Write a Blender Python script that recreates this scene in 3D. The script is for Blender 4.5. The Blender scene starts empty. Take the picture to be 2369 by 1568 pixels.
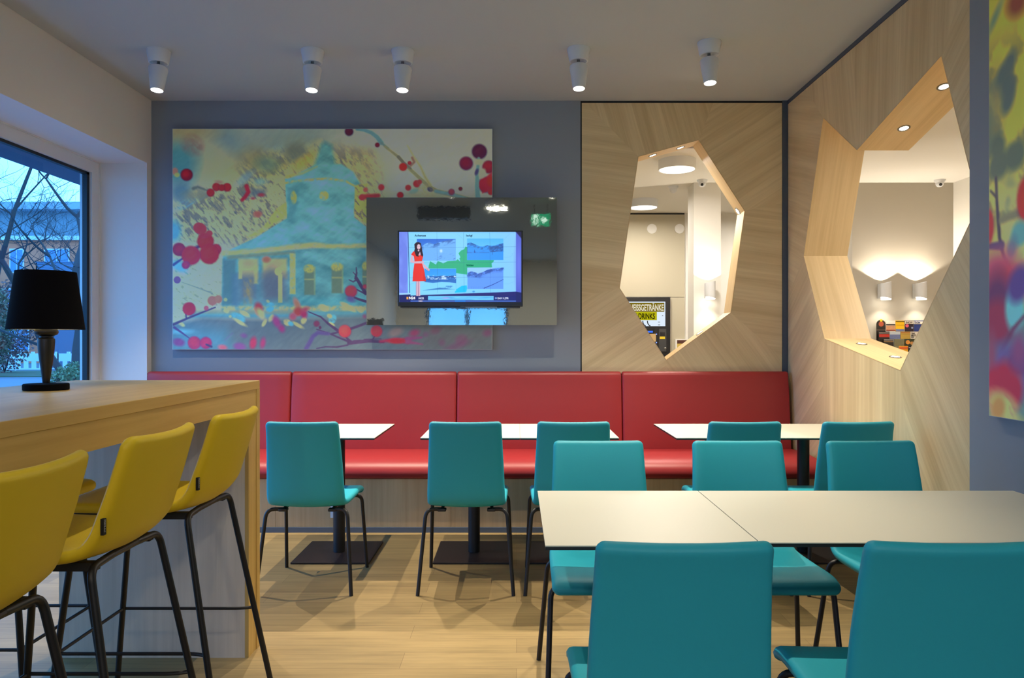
import bpy, bmesh, math, random
import numpy as np
from mathutils import Vector, Matrix

SC = bpy.context.scene
COL = SC.collection
PI = math.pi
R = math.radians

# ------------------------------------------------------------------ helpers
def lin(c):
    """sRGB 0-255 triple to a linear rgba."""
    out = []
    for v in c:
        v = v / 255.0
        out.append(v / 12.92 if v <= 0.04045 else ((v + 0.055) / 1.055) ** 2.4)
    return (out[0], out[1], out[2], 1.0)

class MB:
    """Collects shapes and links them as ONE mesh object."""
    def __init__(self):
        self.v = []; self.f = []; self.m = []; self.uv = {}
    def add(self, verts, faces, mi=0):
        o = len(self.v)
        self.v.extend([tuple(p) for p in verts])
        for f in faces:
            self.f.append(tuple(i + o for i in f)); self.m.append(mi)
        return o
    def box(self, x0, y0, z0, x1, y1, z1, mi=0, bevel=0.0, seg=2):
        if bevel > 0:
            bm = bmesh.new()
            bmesh.ops.create_cube(bm, size=1.0)
            for v in bm.verts:
                v.co = Vector(((x0 + x1) / 2 + v.co.x * (x1 - x0), (y0 + y1) / 2 + v.co.y * (y1 - y0), (z0 + z1) / 2 + v.co.z * (z1 - z0)))
            bmesh.ops.bevel(bm, geom=list(bm.edges), offset=bevel, segments=seg, profile=0.5, affect='EDGES', clamp_overlap=True)
            self.bm(bm, mi)
            return
        v = [(x0, y0, z0), (x1, y0, z0), (x1, y1, z0), (x0, y1, z0), (x0, y0, z1), (x1, y0, z1), (x1, y1, z1), (x0, y1, z1)]
        self.add(v, [(3, 2, 1, 0), (4, 5, 6, 7), (0, 1, 5, 4), (1, 2, 6, 5), (2, 3, 7, 6), (3, 0, 4, 7)], mi)
    def bm(self, bm, mi=0):
        bm.verts.index_update()
        self.add([v.co.copy() for v in bm.verts], [[v.index for v in f.verts] for f in bm.faces], mi)
        bm.free()
    def lathe(self, prof, n=32, mi=0, M=None, caps=True):
        """prof: (radius, z) from bottom to top."""
        vs = []; fs = []
        for (r, z) in prof:
            for k in range(n):
                a = 2 * PI * k / n
                p = Vector((r * math.cos(a), r * math.sin(a), z))
                vs.append(M @ p if M else p)
        for i in range(len(prof) - 1):
            for k in range(n):
                a = i * n + k; b = i * n + (k + 1) % n
                fs.append((a, b, b + n, a + n))
        if caps:
            fs.append(tuple(reversed(range(n))))
            fs.append(tuple(range((len(prof) - 1) * n, len(prof) * n)))
        self.add(vs, fs, mi)
    def tube(self, pts, r, n=10, mi=0, r1=None, caps=True):
        pts = [Vector(p) for p in pts]
        vs = []; fs = []
        up = None
        N = len(pts)
        for i, p in enumerate(pts):
            if i == 0: t = pts[1] - pts[0]
            elif i == N - 1: t = pts[-1] - pts[-2]
            else: t = (pts[i + 1] - p).normalized() + (p - pts[i - 1]).normalized()
            t.normalize()
            if up is None:
                up = Vector((0, 0, 1)) if abs(t.z) < 0.9 else Vector((1, 0, 0))
            a = t.cross(up); a.normalize()
            b = a.cross(t); b.normalize()
            up = b
            rr = r if r1 is None else r + (r1 - r) * i / (N - 1)
            for k in range(n):
                an = 2 * PI * k / n
                vs.append(p + a * (rr * math.cos(an)) + b * (rr * math.sin(an)))
        for i in range(N - 1):
            for k in range(n):
                q = i * n + k; w = i * n + (k + 1) % n
                fs.append((q, w, w + n, q + n))
        if caps:
            fs.append(tuple(reversed(range(n)))); fs.append(tuple(range((N - 1) * n, N * n)))
        self.add(vs, fs, mi)
    def build(self, name, mats, parent=None, smooth=False, angle=35):
        me = bpy.data.meshes.new(name)
        me.from_pydata(self.v, [], self.f)
        if not isinstance(mats, (list, tuple)): mats = [mats]
        for m in mats: me.materials.append(m)
        for p, mi in zip(me.polygons, self.m): p.material_index = mi
        bm = bmesh.new(); bm.from_mesh(me)
        bmesh.ops.recalc_face_normals(bm, faces=bm.faces)
        bm.to_mesh(me); bm.free()
        if smooth:
            for p in me.polygons: p.use_smooth = True
            try: me.set_sharp_from_angle(angle=R(angle))
            except Exception: pass
        ob = bpy.data.objects.new(name, me)
        COL.objects.link(ob)
        if parent: ob.parent = parent
        return ob

def bend(pts, r=0.03, n=6):
    """A polyline with its corners rounded."""
    pts = [Vector(p) for p in pts]
    out = [pts[0]]
    for i in range(1, len(pts) - 1):
        a, b, c = pts[i - 1], pts[i], pts[i + 1]
        d0 = min(r, (a - b).length * 0.49); d1 = min(r, (c - b).length * 0.49)
        p0 = b + (a - b).normalized() * d0; p1 = b + (c - b).normalized() * d1
        for k in range(n + 1):
            t = k / n
            out.append(p0 * (1 - t) ** 2 + b * 2 * t * (1 - t) + p1 * t * t)
    out.append(pts[-1])
    return out

def tag(o, label=None, cat=None, group=None, kind=None):
    if label: o['label'] = label
    if cat: o['category'] = cat
    if group: o['group'] = group
    if kind: o['kind'] = kind
    return o

def thing(name, label, cat, loc=(0, 0, 0), rz=0.0, group=None):
    o = bpy.data.objects.new(name, None)
    o.empty_display_size = 0.1
    COL.objects.link(o)
    o.location = loc; o.rotation_euler = (0, 0, rz)
    return tag(o, label, cat, group)

def struct(mb, name, mats, **k):
    return tag(mb.build(name, mats, **k), kind='structure')

def dup(root, label, loc, rz=None, group=None):
    r = root.copy(); COL.objects.link(r)
    r.location = loc
    if rz is not None: r.rotation_euler = (0, 0, rz)
    r['label'] = label
    if group: r['group'] = group
    for ch in list(root.children):
        c = ch.copy(); COL.objects.link(c); c.parent = r
        for g in list(ch.children):
            d = g.copy(); COL.objects.link(d); d.parent = c
    return r

def lamp(kind, name, loc, energy, color, parent=None, size=0.03, spot=80, blend=0.5, rot=(0, 0, 0), shape=None):
    l = bpy.data.lights.new(name, kind)
    l.energy = energy; l.color = color
    if kind in ('SPOT', 'POINT'): l.shadow_soft_size = size
    if kind == 'SPOT': l.spot_size = R(spot); l.spot_blend = blend
    if kind == 'AREA':
        l.size = size
        if shape: l.shape = shape
    o = bpy.data.objects.new(name, l); COL.objects.link(o)
    o.location = loc; o.rotation_euler = rot
    if parent: o.parent = parent
    return o

# ------------------------------------------------------------------ materials
def newmat(name):
    m = bpy.data.materials.new(name); m.use_nodes = True
    nt = m.node_tree
    return m, nt, nt.nodes['Principled BSDF']

def N(nt, t, **k):
    n = nt.nodes.new(t)
    for a, b in k.items(): setattr(n, a, b)
    return n

def plain(name, rgb, rough=0.5, metal=0.0, spec=0.5, bump=0.0, bscale=200, vary=0.0, vscale=3.0, coat=0.0):
    m, nt, b = newmat(name)
    c = lin(rgb)
    b.inputs['Base Color'].default_value = c
    b.inputs['Roughness'].default_value = rough
    b.inputs['Metallic'].default_value = metal
    b.inputs['Specular IOR Level'].default_value = spec
    b.inputs['Coat Weight'].default_value = coat
    tc = N(nt, 'ShaderNodeTexCoord')
    n = N(nt, 'ShaderNodeTexNoise'); n.inputs['Scale'].default_value = vscale; n.inputs['Detail'].default_value = 3
    nt.links.new(tc.outputs['Object'], n.inputs['Vector'])
    mx = N(nt, 'ShaderNodeMixRGB'); mx.blend_type = 'MULTIPLY'; mx.inputs['Fac'].default_value = 1.0
    rp = N(nt, 'ShaderNodeMapRange'); rp.inputs['To Min'].default_value = 1 - vary; rp.inputs['To Max'].default_value = 1 + vary * 0.6
    nt.links.new(n.outputs['Fac'], rp.inputs['Value'])
    mx.inputs['Color1'].default_value = c
    nt.links.new(rp.outputs['Result'], mx.inputs['Color2'])
    nt.links.new(mx.outputs['Color'], b.inputs['Base Color'])
    if bump > 0:
        n2 = N(nt, 'ShaderNodeTexNoise'); n2.inputs['Scale'].default_value = bscale; n2.inputs['Detail'].default_value = 2
        nt.links.new(tc.outputs['Object'], n2.inputs['Vector'])
        bp = N(nt, 'ShaderNodeBump'); bp.inputs['Strength'].default_value = bump; bp.inputs['Distance'].default_value = 0.002
        nt.links.new(n2.outputs['Fac'], bp.inputs['Height'])
        nt.links.new(bp.outputs['Normal'], b.inputs['Normal'])
    return m

def emit(name, rgb, strength):
    m = bpy.data.materials.new(name); m.use_nodes = True
    nt = m.node_tree; nt.nodes.clear()
    o = N(nt, 'ShaderNodeOutputMaterial'); e = N(nt, 'ShaderNodeEmission')
    e.inputs['Color'].default_value = lin(rgb); e.inputs['Strength'].default_value = strength
    nt.links.new(e.outputs[0], o.inputs['Surface'])
    return m

def wood(name, c0, c1, coords='UV', axis='X', rough=0.45, leaf=0.0, streak=38.0, along=1.3):
    """Fine straight veneer grain. UV: u runs along the grain, in metres. leaf: width of the veneer leaves."""
    m, nt, b = newmat(name)
    tc = N(nt, 'ShaderNodeTexCoord')
    src = tc.outputs['UV'] if coords == 'UV' else tc.outputs['Object']
    def noise(sa, sb, detail, rough_=0.6):
        mp = N(nt, 'ShaderNodeMapping')
        s = {'X': (sa, sb, sb), 'Y': (sb, sa, sb), 'Z': (sb, sb, sa)}[axis]
        mp.inputs['Scale'].default_value = s
        nt.links.new(src, mp.inputs['Vector'])
        n = N(nt, 'ShaderNodeTexNoise'); n.inputs['Scale'].default_value = 1.0
        n.inputs['Detail'].default_value = detail; n.inputs['Roughness'].default_value = rough_
        nt.links.new(mp.outputs['Vector'], n.inputs['Vector'])
        return n
    n1 = noise(along, streak, 5, 0.65)
    n2 = noise(along * 0.45, streak * 0.22, 2)
    add = N(nt, 'ShaderNodeMath', operation='ADD'); nt.links.new(n1.outputs['Fac'], add.inputs[0]); nt.links.new(n2.outputs['Fac'], add.inputs[1])
    last = add
    if leaf > 0:
        sx = N(nt, 'ShaderNodeSeparateXYZ'); nt.links.new(src, sx.inputs[0])
        dv = N(nt, 'ShaderNodeMath', operation='DIVIDE'); dv.inputs[1].default_value = leaf
        nt.links.new(sx.outputs['Y'], dv.inputs[0])
        fl = N(nt, 'ShaderNodeMath', operation='FLOOR'); nt.links.new(dv.outputs[0], fl.inputs[0])
        wn = N(nt, 'ShaderNodeTexWhiteNoise'); wn.noise_dimensions = '1D'; nt.links.new(fl.outputs[0], wn.inputs['W'])
        mr = N(nt, 'ShaderNodeMapRange'); mr.inputs['To Min'].default_value = -0.13; mr.inputs['To Max'].default_value = 0.13
        nt.links.new(wn.outputs['Value'], mr.inputs['Value'])
        ad2 = N(nt, 'ShaderNodeMath', operation='ADD'); nt.links.new(add.outputs[0], ad2.inputs[0]); nt.links.new(mr.outputs['Result'], ad2.inputs[1])
        last = ad2
    rp = N(nt, 'ShaderNodeValToRGB')
    rp.color_ramp.elements[0].position = 0.36; rp.color_ramp.elements[1].position = 0.66
    hf = N(nt, 'ShaderNodeMath', operation='MULTIPLY'); hf.inputs[1].default_value = 0.5
    nt.links.new(last.outputs[0], hf.inputs[0]); nt.links.new(hf.outputs[0], rp.inputs['Fac'])
    rp.color_ramp.elements[0].color = lin(c0); rp.color_ramp.elements[1].color = lin(c1)
    nt.links.new(rp.outputs['Color'], b.inputs['Base Color'])
    b.inputs['Roughness'].default_value = rough
    b.inputs['Specular IOR Level'].default_value = 0.35
    bp = N(nt, 'ShaderNodeBump'); bp.inputs['Strength'].default_value = 0.08; bp.inputs['Distance'].default_value = 0.002
    nt.links.new(n1.outputs['Fac'], bp.inputs['Height']); nt.links.new(bp.outputs['Normal'], b.inputs['Normal'])
    return m

def floor_mat():
    m, nt, b = newmat('oak_plank_floor')
    tc = N(nt, 'ShaderNodeTexCoord')
    br = N(nt, 'ShaderNodeTexBrick')
    br.offset = 0.37; br.offset_frequency = 2
    br.inputs['Scale'].default_value = 1.0; br.inputs['Brick Width'].default_value = 1.25; br.inputs['Row Height'].default_value = 0.145
    br.inputs['Mortar Size'].default_value = 0.0012; br.inputs['Mortar Smooth'].default_value = 0.3; br.inputs['Bias'].default_value = 0.0
    br.inputs['Color1'].default_value = lin((155, 131, 86)); br.inputs['Color2'].default_value = lin((138, 116, 75)); br.inputs['Mortar'].default_value = lin((118, 96, 62))
    nt.links.new(tc.outputs['Object'], br.inputs['Vector'])
    def noise(s, d):
        mp = N(nt, 'ShaderNodeMapping'); mp.inputs['Scale'].default_value = s
        nt.links.new(tc.outputs['Object'], mp.inputs['Vector'])
        n = N(nt, 'ShaderNodeTexNoise'); n.inputs['Scale'].default_value = 1.0; n.inputs['Detail'].default_value = d; n.inputs['Roughness'].default_value = 0.65
        nt.links.new(mp.outputs['Vector'], n.inputs['Vector']); return n
    n1 = noise((2.0, 60, 1), 6); n2 = noise((1.6, 11, 1), 4)
    a = N(nt, 'ShaderNodeMath', operation='ADD'); nt.links.new(n1.outputs['Fac'], a.inputs[0]); nt.links.new(n2.outputs['Fac'], a.inputs[1])
    mr = N(nt, 'ShaderNodeMapRange'); mr.inputs['From Min'].default_value = 0.6; mr.inputs['From Max'].default_value = 1.4
    mr.inputs['To Min'].default_value = 0.60; mr.inputs['To Max'].default_value = 1.24
    nt.links.new(a.outputs[0], mr.inputs['Value'])
    mx = N(nt, 'ShaderNodeMixRGB'); mx.blend_type = 'MULTIPLY'; mx.inputs['Fac'].default_value = 1
    nt.links.new(br.outputs['Color'], mx.inputs['Color1']); nt.links.new(mr.outputs['Result'], mx.inputs['Color2'])
    nt.links.new(mx.outputs['Color'], b.inputs['Base Color'])
    b.inputs['Roughness'].default_value = 0.5; b.inputs['Specular IOR Level'].default_value = 0.35
    return m

def glass(name, tint=(1, 1, 1, 1), refl=0.06):
    m = bpy.data.materials.new(name); m.use_nodes = True
    nt = m.node_tree; nt.nodes.clear()
    o = N(nt, 'ShaderNodeOutputMaterial'); t = N(nt, 'ShaderNodeBsdfTransparent'); g = N(nt, 'ShaderNodeBsdfGlossy'); x = N(nt, 'ShaderNodeMixShader')
    t.inputs['Color'].default_value = tint; g.inputs['Roughness'].default_value = 0.02
    f = N(nt, 'ShaderNodeFresnel'); f.inputs['IOR'].default_value = 1.35
    ge = N(nt, 'ShaderNodeNewGeometry'); iv = N(nt, 'ShaderNodeMath', operation='SUBTRACT'); iv.inputs[0].default_value = 1.0
    nt.links.new(ge.outputs['Backfacing'], iv.inputs[1])
    mu = N(nt, 'ShaderNodeMath', operation='MULTIPLY'); nt.links.new(f.outputs[0], mu.inputs[0]); nt.links.new(iv.outputs[0], mu.inputs[1])
    nt.links.new(mu.outputs[0], x.inputs[0]); nt.links.new(t.outputs[0], x.inputs[1]); nt.links.new(g.outputs[0], x.inputs[2]); nt.links.new(x.outputs[0], o.inputs['Surface'])
    return m

def vcol_mat(name, emission=None, rough=0.35):
    """Colours of a printed picture or a screen, from the mesh's own colour attribute 'print'."""
    m, nt, b = newmat(name)
    a = N(nt, 'ShaderNodeAttribute'); a.attribute_name = 'print'
    if emission is None:
        nt.links.new(a.outputs['Color'], b.inputs['Base Color'])
        b.inputs['Roughness'].default_value = rough; b.inputs['Specular IOR Level'].default_value = 0.4
    else:
        b.inputs['Base Color'].default_value = (0.005, 0.005, 0.006, 1); b.inputs['Roughness'].default_value = 0.25
        nt.links.new(a.outputs['Color'], b.inputs['Emission Color']); b.inputs['Emission Strength'].default_value = emission
    return m
# ------------------------------------------------------------------ levels
E_SPOT = 185.0
E_SPOT2 = 165.0
E_REAR_FILL = 33.0  # power of the fill lamps added behind the camera
PRINT_GAIN = 2.6
TV_EMIT = 1.05
SKY_A, SKY_B, SKY_E = (72, 152, 255), (124, 204, 255), 4.6
EXPOSURE = 0.1
# ------------------------------------------------------------------ palette
M_WALLGREY = plain('grey_blue_paint', (136, 144, 154), 0.75, bump=0.05, bscale=300)
M_CEIL = plain('grey_ceiling_paint', (176, 182, 184), 0.7)
M_WHITE = plain('white_plaster', (226, 222, 216), 0.8, bump=0.04, bscale=250)
M_FRAME = plain('white_window_frame', (222, 224, 226), 0.45)
M_GASKET = plain('black_gasket', (18, 22, 30), 0.5)
M_TRIM = plain('dark_blue_grey_trim', (74, 84, 98), 0.5)
M_GAP = plain('black_shadow_gap', (16, 17, 20), 0.6)
M_SLATE = plain('slate_soffit', (62, 72, 98), 0.7)
M_OAKUV = wood('pale_oak_veneer', (208, 182, 136), (234, 212, 166), 'UV', 'X', leaf=0.105)
M_OAKIN = wood('oak_lining_veneer', (212, 182, 132), (232, 204, 156), 'UV', 'X', leaf=0.19)
M_OAKV = wood('grey_oak_upright', (208, 196, 176), (230, 218, 198), 'OBJ', 'Z')
M_OAKY = wood('oak_counter_long', (190, 155, 86), (213, 179, 108), 'OBJ', 'Y')
M_OAKYE = wood('oak_edge_upright', (190, 155, 86), (213, 179, 108), 'OBJ', 'Z')
M_BENCHOAK = wood('bench_oak', (194, 156, 110), (214, 178, 132), 'OBJ', 'Z')
M_FLOOR = floor_mat()
M_BLACK = plain('black_powder_coat', (20, 19, 22), 0.45, bump=0.03, bscale=400)
M_BASE = plain('black_base_plate', (24, 15, 18), 0.5)
M_TEAL = plain('teal_leatherette', (38, 162, 180), 0.5, spec=0.35, bump=0.06, bscale=450, vary=0.03)
M_YEL = plain('yellow_leatherette', (224, 192, 34), 0.5, spec=0.35, bump=0.06, bscale=450, vary=0.03)
M_RED = plain('red_leatherette', (150, 40, 43), 0.42, spec=0.45, bump=0.06, bscale=400, vary=0.03)
M_TOP = plain('cream_laminate', (204, 201, 186), 0.42, spec=0.4)
M_CORE = plain('black_laminate_core', (22, 24, 25), 0.5)
M_LAMPBLK = plain('black_lamp_shade', (12, 11, 15), 0.95, spec=0.1)
M_LAMPBODY = plain('dark_lamp_body', (19, 18, 19), 0.38)
M_SHADEIN = plain('white_shade_lining', (225, 220, 205), 0.8)
M_FIX = plain('white_fixture', (222, 226, 232), 0.35)
M_STEEL = plain('brushed_steel', (150, 150, 148), 0.3, metal=1.0)
M_LENS = emit('lit_lens', (255, 246, 228), 14)
M_LED = emit('lit_recessed_lens', (255, 244, 222), 9)
M_DRUM = emit('lit_drum_diffuser', (255, 244, 224), 2.6)
M_GLASS = glass('clear_glass', (0.86, 0.93, 0.97, 1))
M_LOBWALL = plain('lobby_wall_paint', (188, 182, 170), 0.8)
M_LOBCEIL = plain('lobby_ceiling_paint', (234, 232, 227), 0.8)
M_LOBPANEL = plain('lobby_wall_panel', (190, 182, 160), 0.6)

CEIL = 3.115
YB = 5.60      # face of the back wall
XL = -2.783    # face of the window wall
XR = 2.065     # face of the panelled right wall

# ------------------------------------------------------------------ room shell
b = MB(); b.box(-3.16, -6.2, -0.1, 4.6, 9.6, 0.0); struct(b, 'floor', M_FLOOR)
b = MB(); b.box(-3.3, -6.2, CEIL, 2.4, 5.78, CEIL + 0.15); struct(b, 'ceiling', M_CEIL)
b = MB(); b.box(-3.3, YB, 0, 0.4875, 5.78, CEIL); b.box(2.0262, YB + 0.012, 0, 2.3, 5.78, CEIL)
struct(b, 'wall_back', M_WALLGREY)
# window wall: lintel over the opening, pier in the corner, solid wall towards the camera
b = MB()
b.box(-3.28, 1.5, 2.625, XL, YB, CEIL)
b.box(-3.28, 5.533, 0, XL, YB, 2.625)
b.box(-3.28, -6.2, 0, XL, 1.5, CEIL)
struct(b, 'wall_left', M_WHITE)
# grey part of the right wall, a little proud of the panelling
b = MB(); b.box(2.0, -6.2, 0, 2.375, 3.244, CEIL); struct(b, 'wall_right', M_WALLGREY)
# wall behind the camera, with a glazed door
b = MB()
b.box(-3.28, -6.4, 0, -2.1, -6.2, CEIL); b.box(-0.2, -6.4, 0, 2.4, -6.2, CEIL); b.box(-2.1, -6.4, 2.1, -0.2, -6.2, CEIL)
struct(b, 'wall_rear', M_WHITE)

# ------------------------------------------------------------------ window
w = bpy.data.objects.new('window_1', None); COL.objects.link(w); w['kind'] = 'structure'; w.location = (-3.14, 3.5, 0)
b = MB()   # white frame (window-local: origin at x=-3.14, y=3.5)
for (y0, y1, z0, z1) in ((5.436, 5.533, 0.0, 2.625), (1.5, 1.6, 0.0, 2.625), (1.6, 5.436, 2.532, 2.625), (1.6, 5.436, 0.0, 0.09), (3.35, 3.45, 0.09, 2.532)):
    b.box(-0.09, y0 - 3.5, z0, 0.0, y1 - 3.5, z1)
b.build('window_frame', M_FRAME, w)
b = MB()   # slim bead where the frame meets the plaster
b.box(0.0, 5.522 - 3.5, 0.0, 0.008, 5.533 - 3.5, 2.625); b.box(0.0, 1.5 - 3.5, 2.617, 0.008, 5.522 - 3.5, 2.625)
b.build('frame_bead', M_FRAME, w)
b = MB()
for (ya, yb) in ((1.6, 3.35), (3.45, 5.436)):
    ya -= 3.5; yb -= 3.5
    b.box(-0.055, ya, 0.09, -0.02, ya + 0.032, 2.532); b.box(-0.055, yb - 0.032, 0.09, -0.02, yb, 2.532)
    b.box(-0.055, ya, 2.512, -0.02, yb, 2.532); b.box(-0.055, ya, 0.09, -0.02, yb, 0.11)
b.build('gasket', M_GASKET, w)
for (ya, yb) in ((1.6, 3.35), (3.45, 5.436)):
    b = MB(); b.box(-0.046, ya - 3.47, 0.11, -0.034, yb - 3.53, 2.512); b.build('pane', M_GLASS, w)
b = MB(); b.box(-3.62, 0.5, 2.575, -3.2, 7.4, 2.85); struct(b, 'roof_canopy', M_SLATE)
d = bpy.data.objects.new('door_1', None); COL.objects.link(d); d['kind'] = 'structure'; d.location = (-1.15, -6.3, 0)
b = MB(); b.box(-0.95, -0.03, 0, -0.88, 0.03, 2.1); b.box(0.88, -0.03, 0, 0.95, 0.03, 2.1); b.box(-0.88, -0.03, 2.02, 0.88, 0.03, 2.1); b.box(-0.04, -0.03, 0, 0.04, 0.03, 2.02)
b.build('door_frame', M_GASKET, d)
for s in (-1, 1):
    b = MB(); b.box(min(s * 0.04, s * 0.88), -0.006, 0.02, max(s * 0.04, s * 0.88), 0.006, 2.02); b.build('pane', M_GLASS, d)

# ------------------------------------------------------------------ panels with polygon openings
def sector_panel(name, to3, hole, outer, sectors, thick_dir, label, cat, origin, boards, board_depth):
    """A veneered wall panel: sectors fan out round the opening, grain square to the opening's edge.
    hole: 2D corners; sectors: list of (polygon2D, grain direction 2D)."""
    root = thing(name, label, cat, origin)
    O = Vector(origin)
    me_v = []; me_f = []; uvs = []
    for poly, g in sectors:
        g = Vector(g).normalized(); h = Vector((-g.y, g.x))
        o = len(me_v)
        me_v += [to3(p) - O for p in poly]; me_f.append(list(range(o, o + len(poly))))
        uvs += [(Vector(p).dot(g) + 3.1 * o, Vector(p).dot(h) + 1.7 * o) for p in poly]
    for poly, g in sectors:     # the back of the panel
        o = len(me_v)
        me_v += [to3(p) - O + thick_dir * board_depth for p in poly]; me_f.append(list(range(o + len(poly) - 1, o - 1, -1)))
        uvs += [(p[1], p[0]) for p in poly]
    n = len(outer); o = len(me_v)
    me_v += [to3(p) - O for p in outer] + [to3(p) - O + thick_dir * board_depth for p in outer]
    uvs += [(p[1], p[0]) for p in outer] * 2
    for i in range(n):
        j = (i + 1) % n
        me_f.append([o + i, o + j, o + n + j, o + n + i])
    me = bpy.data.meshes.new('veneer_panel'); me.from_pydata([tuple(v) for v in me_v], [], me_f)
    uvl = me.uv_layers.new(name='UVMap')
    for lp in me.loops: uvl.data[lp.index].uv = uvs[lp.vertex_index]
    me.materials.append(M_OAKUV)
    ob = bpy.data.objects.new('veneer_panel', me); COL.objects.link(ob); ob.parent = root
    # lining boards of the opening
    for i in range(len(hole)):
        p, q = Vector(hole[i]), Vector(hole[(i + 1) % len(hole)])
        L = (q - p).length
        me = bpy.data.meshes.new('lining_board')
        nrm = Vector((-(q - p).y, (q - p).x)).normalized() * 0.018
        c = [to3(p) - O, to3(q) - O, to3(q) - O + thick_dir * board_depth, to3(p) - O + thick_dir * board_depth]
        # outer skin of the board, set into the wall
        s = boards
        a2, b2 = p + nrm * s, q + nrm * s
        c2 = [to3(a2) - O, to3(b2) - O, to3(b2) - O + thick_dir * board_depth, to3(a2) - O + thick_dir * board_depth]
        off = thick_dir * 0.0015
        me.from_pydata([tuple(v - off) for v in c[:2]] + [tuple(v + off) for v in c[2:]] + [tuple(v + off * 2) for v in c2[:2]] + [tuple(v) for v in c2[2:]], [],
                       [[0, 1, 2, 3], [7, 6, 5, 4], [0, 4, 5, 1], [1, 5, 6, 2], [2, 6, 7, 3], [3, 7, 4, 0]])
        uvl = me.uv_layers.new(name='UVMap')
        uv = [(0, 0), (L, 0), (L, board_depth), (0, board_depth)] * 2
        for lp in me.loops: uvl.data[lp.index].uv = (uv[lp.vertex_index][0] + i * 2.3, uv[lp.vertex_index][1] + i * 0.9)
        me.materials.append(M_OAKIN)
        bo = bpy.data.objects.new('lining_board', me); COL.objects.link(bo); bo.parent = root
    return root

# back panel, coordinates (x, z) on the face y = YB
hb = [(0.929, 2.688), (1.387, 2.814), (1.736, 2.275), (1.631, 1.502), (1.140, 1.142), (0.787, 1.689)]
PX0, PX1, PZ0, PZ1 = 0.4975, 2.0235, 0.02, 3.098
o0, o1, o2, o3, o4, o5 = (PX0 + 0.03, PZ1), (1.50, PZ1), (PX1, 2.335), (PX1, 1.16), (1.14, PZ0), (PX0, 1.62)
sec = [
    ([hb[0], hb[1], o1, o0], (-0.27, 0.96)),
    ([hb[1], hb[2], o2, (PX1, PZ1), o1], (0.84, 0.54)),
    ([hb[2], hb[3], o3, o2], (0.99, -0.13)),
    ([hb[3], hb[4], o4, (PX1, PZ0), o3], (0.59, -0.81)),
    ([hb[4], hb[5], o5, (PX0, PZ0), o4], (-0.84, -0.54)),
    ([hb[5], hb[0], o0, (PX0, PZ1), o5], (-0.99, 0.14)),
]
outer = [(PX0, PZ0), (PX1, PZ0), (PX1, PZ1), (PX0, PZ1)]
sector_panel('wood_panel', lambda p: Vector((p[0], YB, p[1])), hb, outer, sec, Vector((0, 1, 0)),
             'pale oak panel behind the red bench with an upright six-sided opening', 'wall panel', (1.26, YB, 0.02), 1, 0.18)
# right panel, coordinates (y, z) on the face x = XR
A, B_, C_, R_, F_, G_, H_ = (4.944, 2.786), (4.455, 2.4426), (3.571, 2.674), (3.285, 1.9), (3.953, 1.1326), (4.924, 1.303), (5.279, 1.896)
hr = [A, B_, C_, R_, F_, G_, H_]
Y0, Y1, Z0, Z1 = 3.2445, 5.588, 0.02, 3.085
sec = [
    ([A, B_, (4.50, Z1), (5.25, Z1)], (0.16, 0.99)),
    ([B_, C_, (3.30, Z1), (4.50, Z1)], (-0.06, 1.0)),
    ([C_, R_, (Y0, 1.9), (Y0, Z1), (3.30, Z1)], (-0.75, 0.66)),
    ([R_, F_, (3.75, Z0), (Y0, Z0), (Y0, 1.9)], (-0.60, -0.80)),
    ([F_, G_, (5.05, Z0), (3.75, Z0)], (0.0, -1.0)),
    ([G_, H_, (Y1, 1.62), (Y1, Z0), (5.05, Z0)], (0.80, -0.60)),
    ([H_, A, (5.25, Z1), (Y1, Z1), (Y1, 1.62)], (0.95, 0.32)),
]
outer = [(Y0, Z0), (Y1, Z0), (Y1, Z1), (Y0, Z1)]
sector_panel('wood_panel', lambda p: Vector((XR, p[0], p[1])), hr, outer, sec, Vector((1, 0, 0)),
             'pale oak side wall panel with a deep jagged seven-cornered opening', 'wall panel', (XR, 4.4, 0.02), -1, 0.31)

# dark shadow gaps and trims round the panels
b = MB(); b.box(0.4875, YB + 0.006, 0, 0.4975, 5.70, CEIL); b.box(0.4975, YB + 0.006, PZ1, 2.0262, 5.7, CEIL); b.box(2.0235, YB + 0.006, 0, 2.0262, 5.7, PZ1)
struct(b, 'trim_1', M_GAP)
b = MB(); b.box(2.0262, YB - 0.004, 0, 2.0645, YB + 0.012, CEIL); struct(b, 'trim_2', M_TRIM)
b = MB(); b.box(XR - 0.004, 3.244, Z1 + 0.002, XR + 0.31, 5.6, CEIL); struct(b, 'trim_3', M_TRIM)

# ------------------------------------------------------------------ recessed spots in the openings
def recessed(loc, normal, label, power, spot=110, group='recessed spots in the panel openings'):
    n = Vector(normal).normalized()
    q = n.to_track_quat('Z', 'Y')
    t = thing('recessed_spotlight', label, 'spotlight', loc, group=group)
    t.rotation_mode = 'QUATERNION'; t.rotation_quaternion = q
    b = MB(); b.lathe([(0.024, 0.0005), (0.034, 0.0005), (0.034, 0.003), (0.026, 0.004), (0.024, 0.002)], 28, caps=False); b.build('ring', M_STEEL, t, smooth=True)
    b = MB(); b.lathe([(0.0245, 0.0003), (0.0245, 0.0022)], 28); b.build('lens', M_LED, t)
    lamp('SPOT', 'recessed_beam', (0, 0, 0.012), power, (1.0, 0.88, 0.70), t, size=0.02, spot=spot, blend=0.7, rot=(PI, 0, 0))
    return t
def on_edge(p, q, f):
    return (p[0] + (q[0] - p[0]) * f, p[1] + (q[1] - p[1]) * f)
nb = lambda p, q: Vector((-(Vector(q) - Vector(p)).y, (Vector(q) - Vector(p)).x)).normalized()
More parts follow.
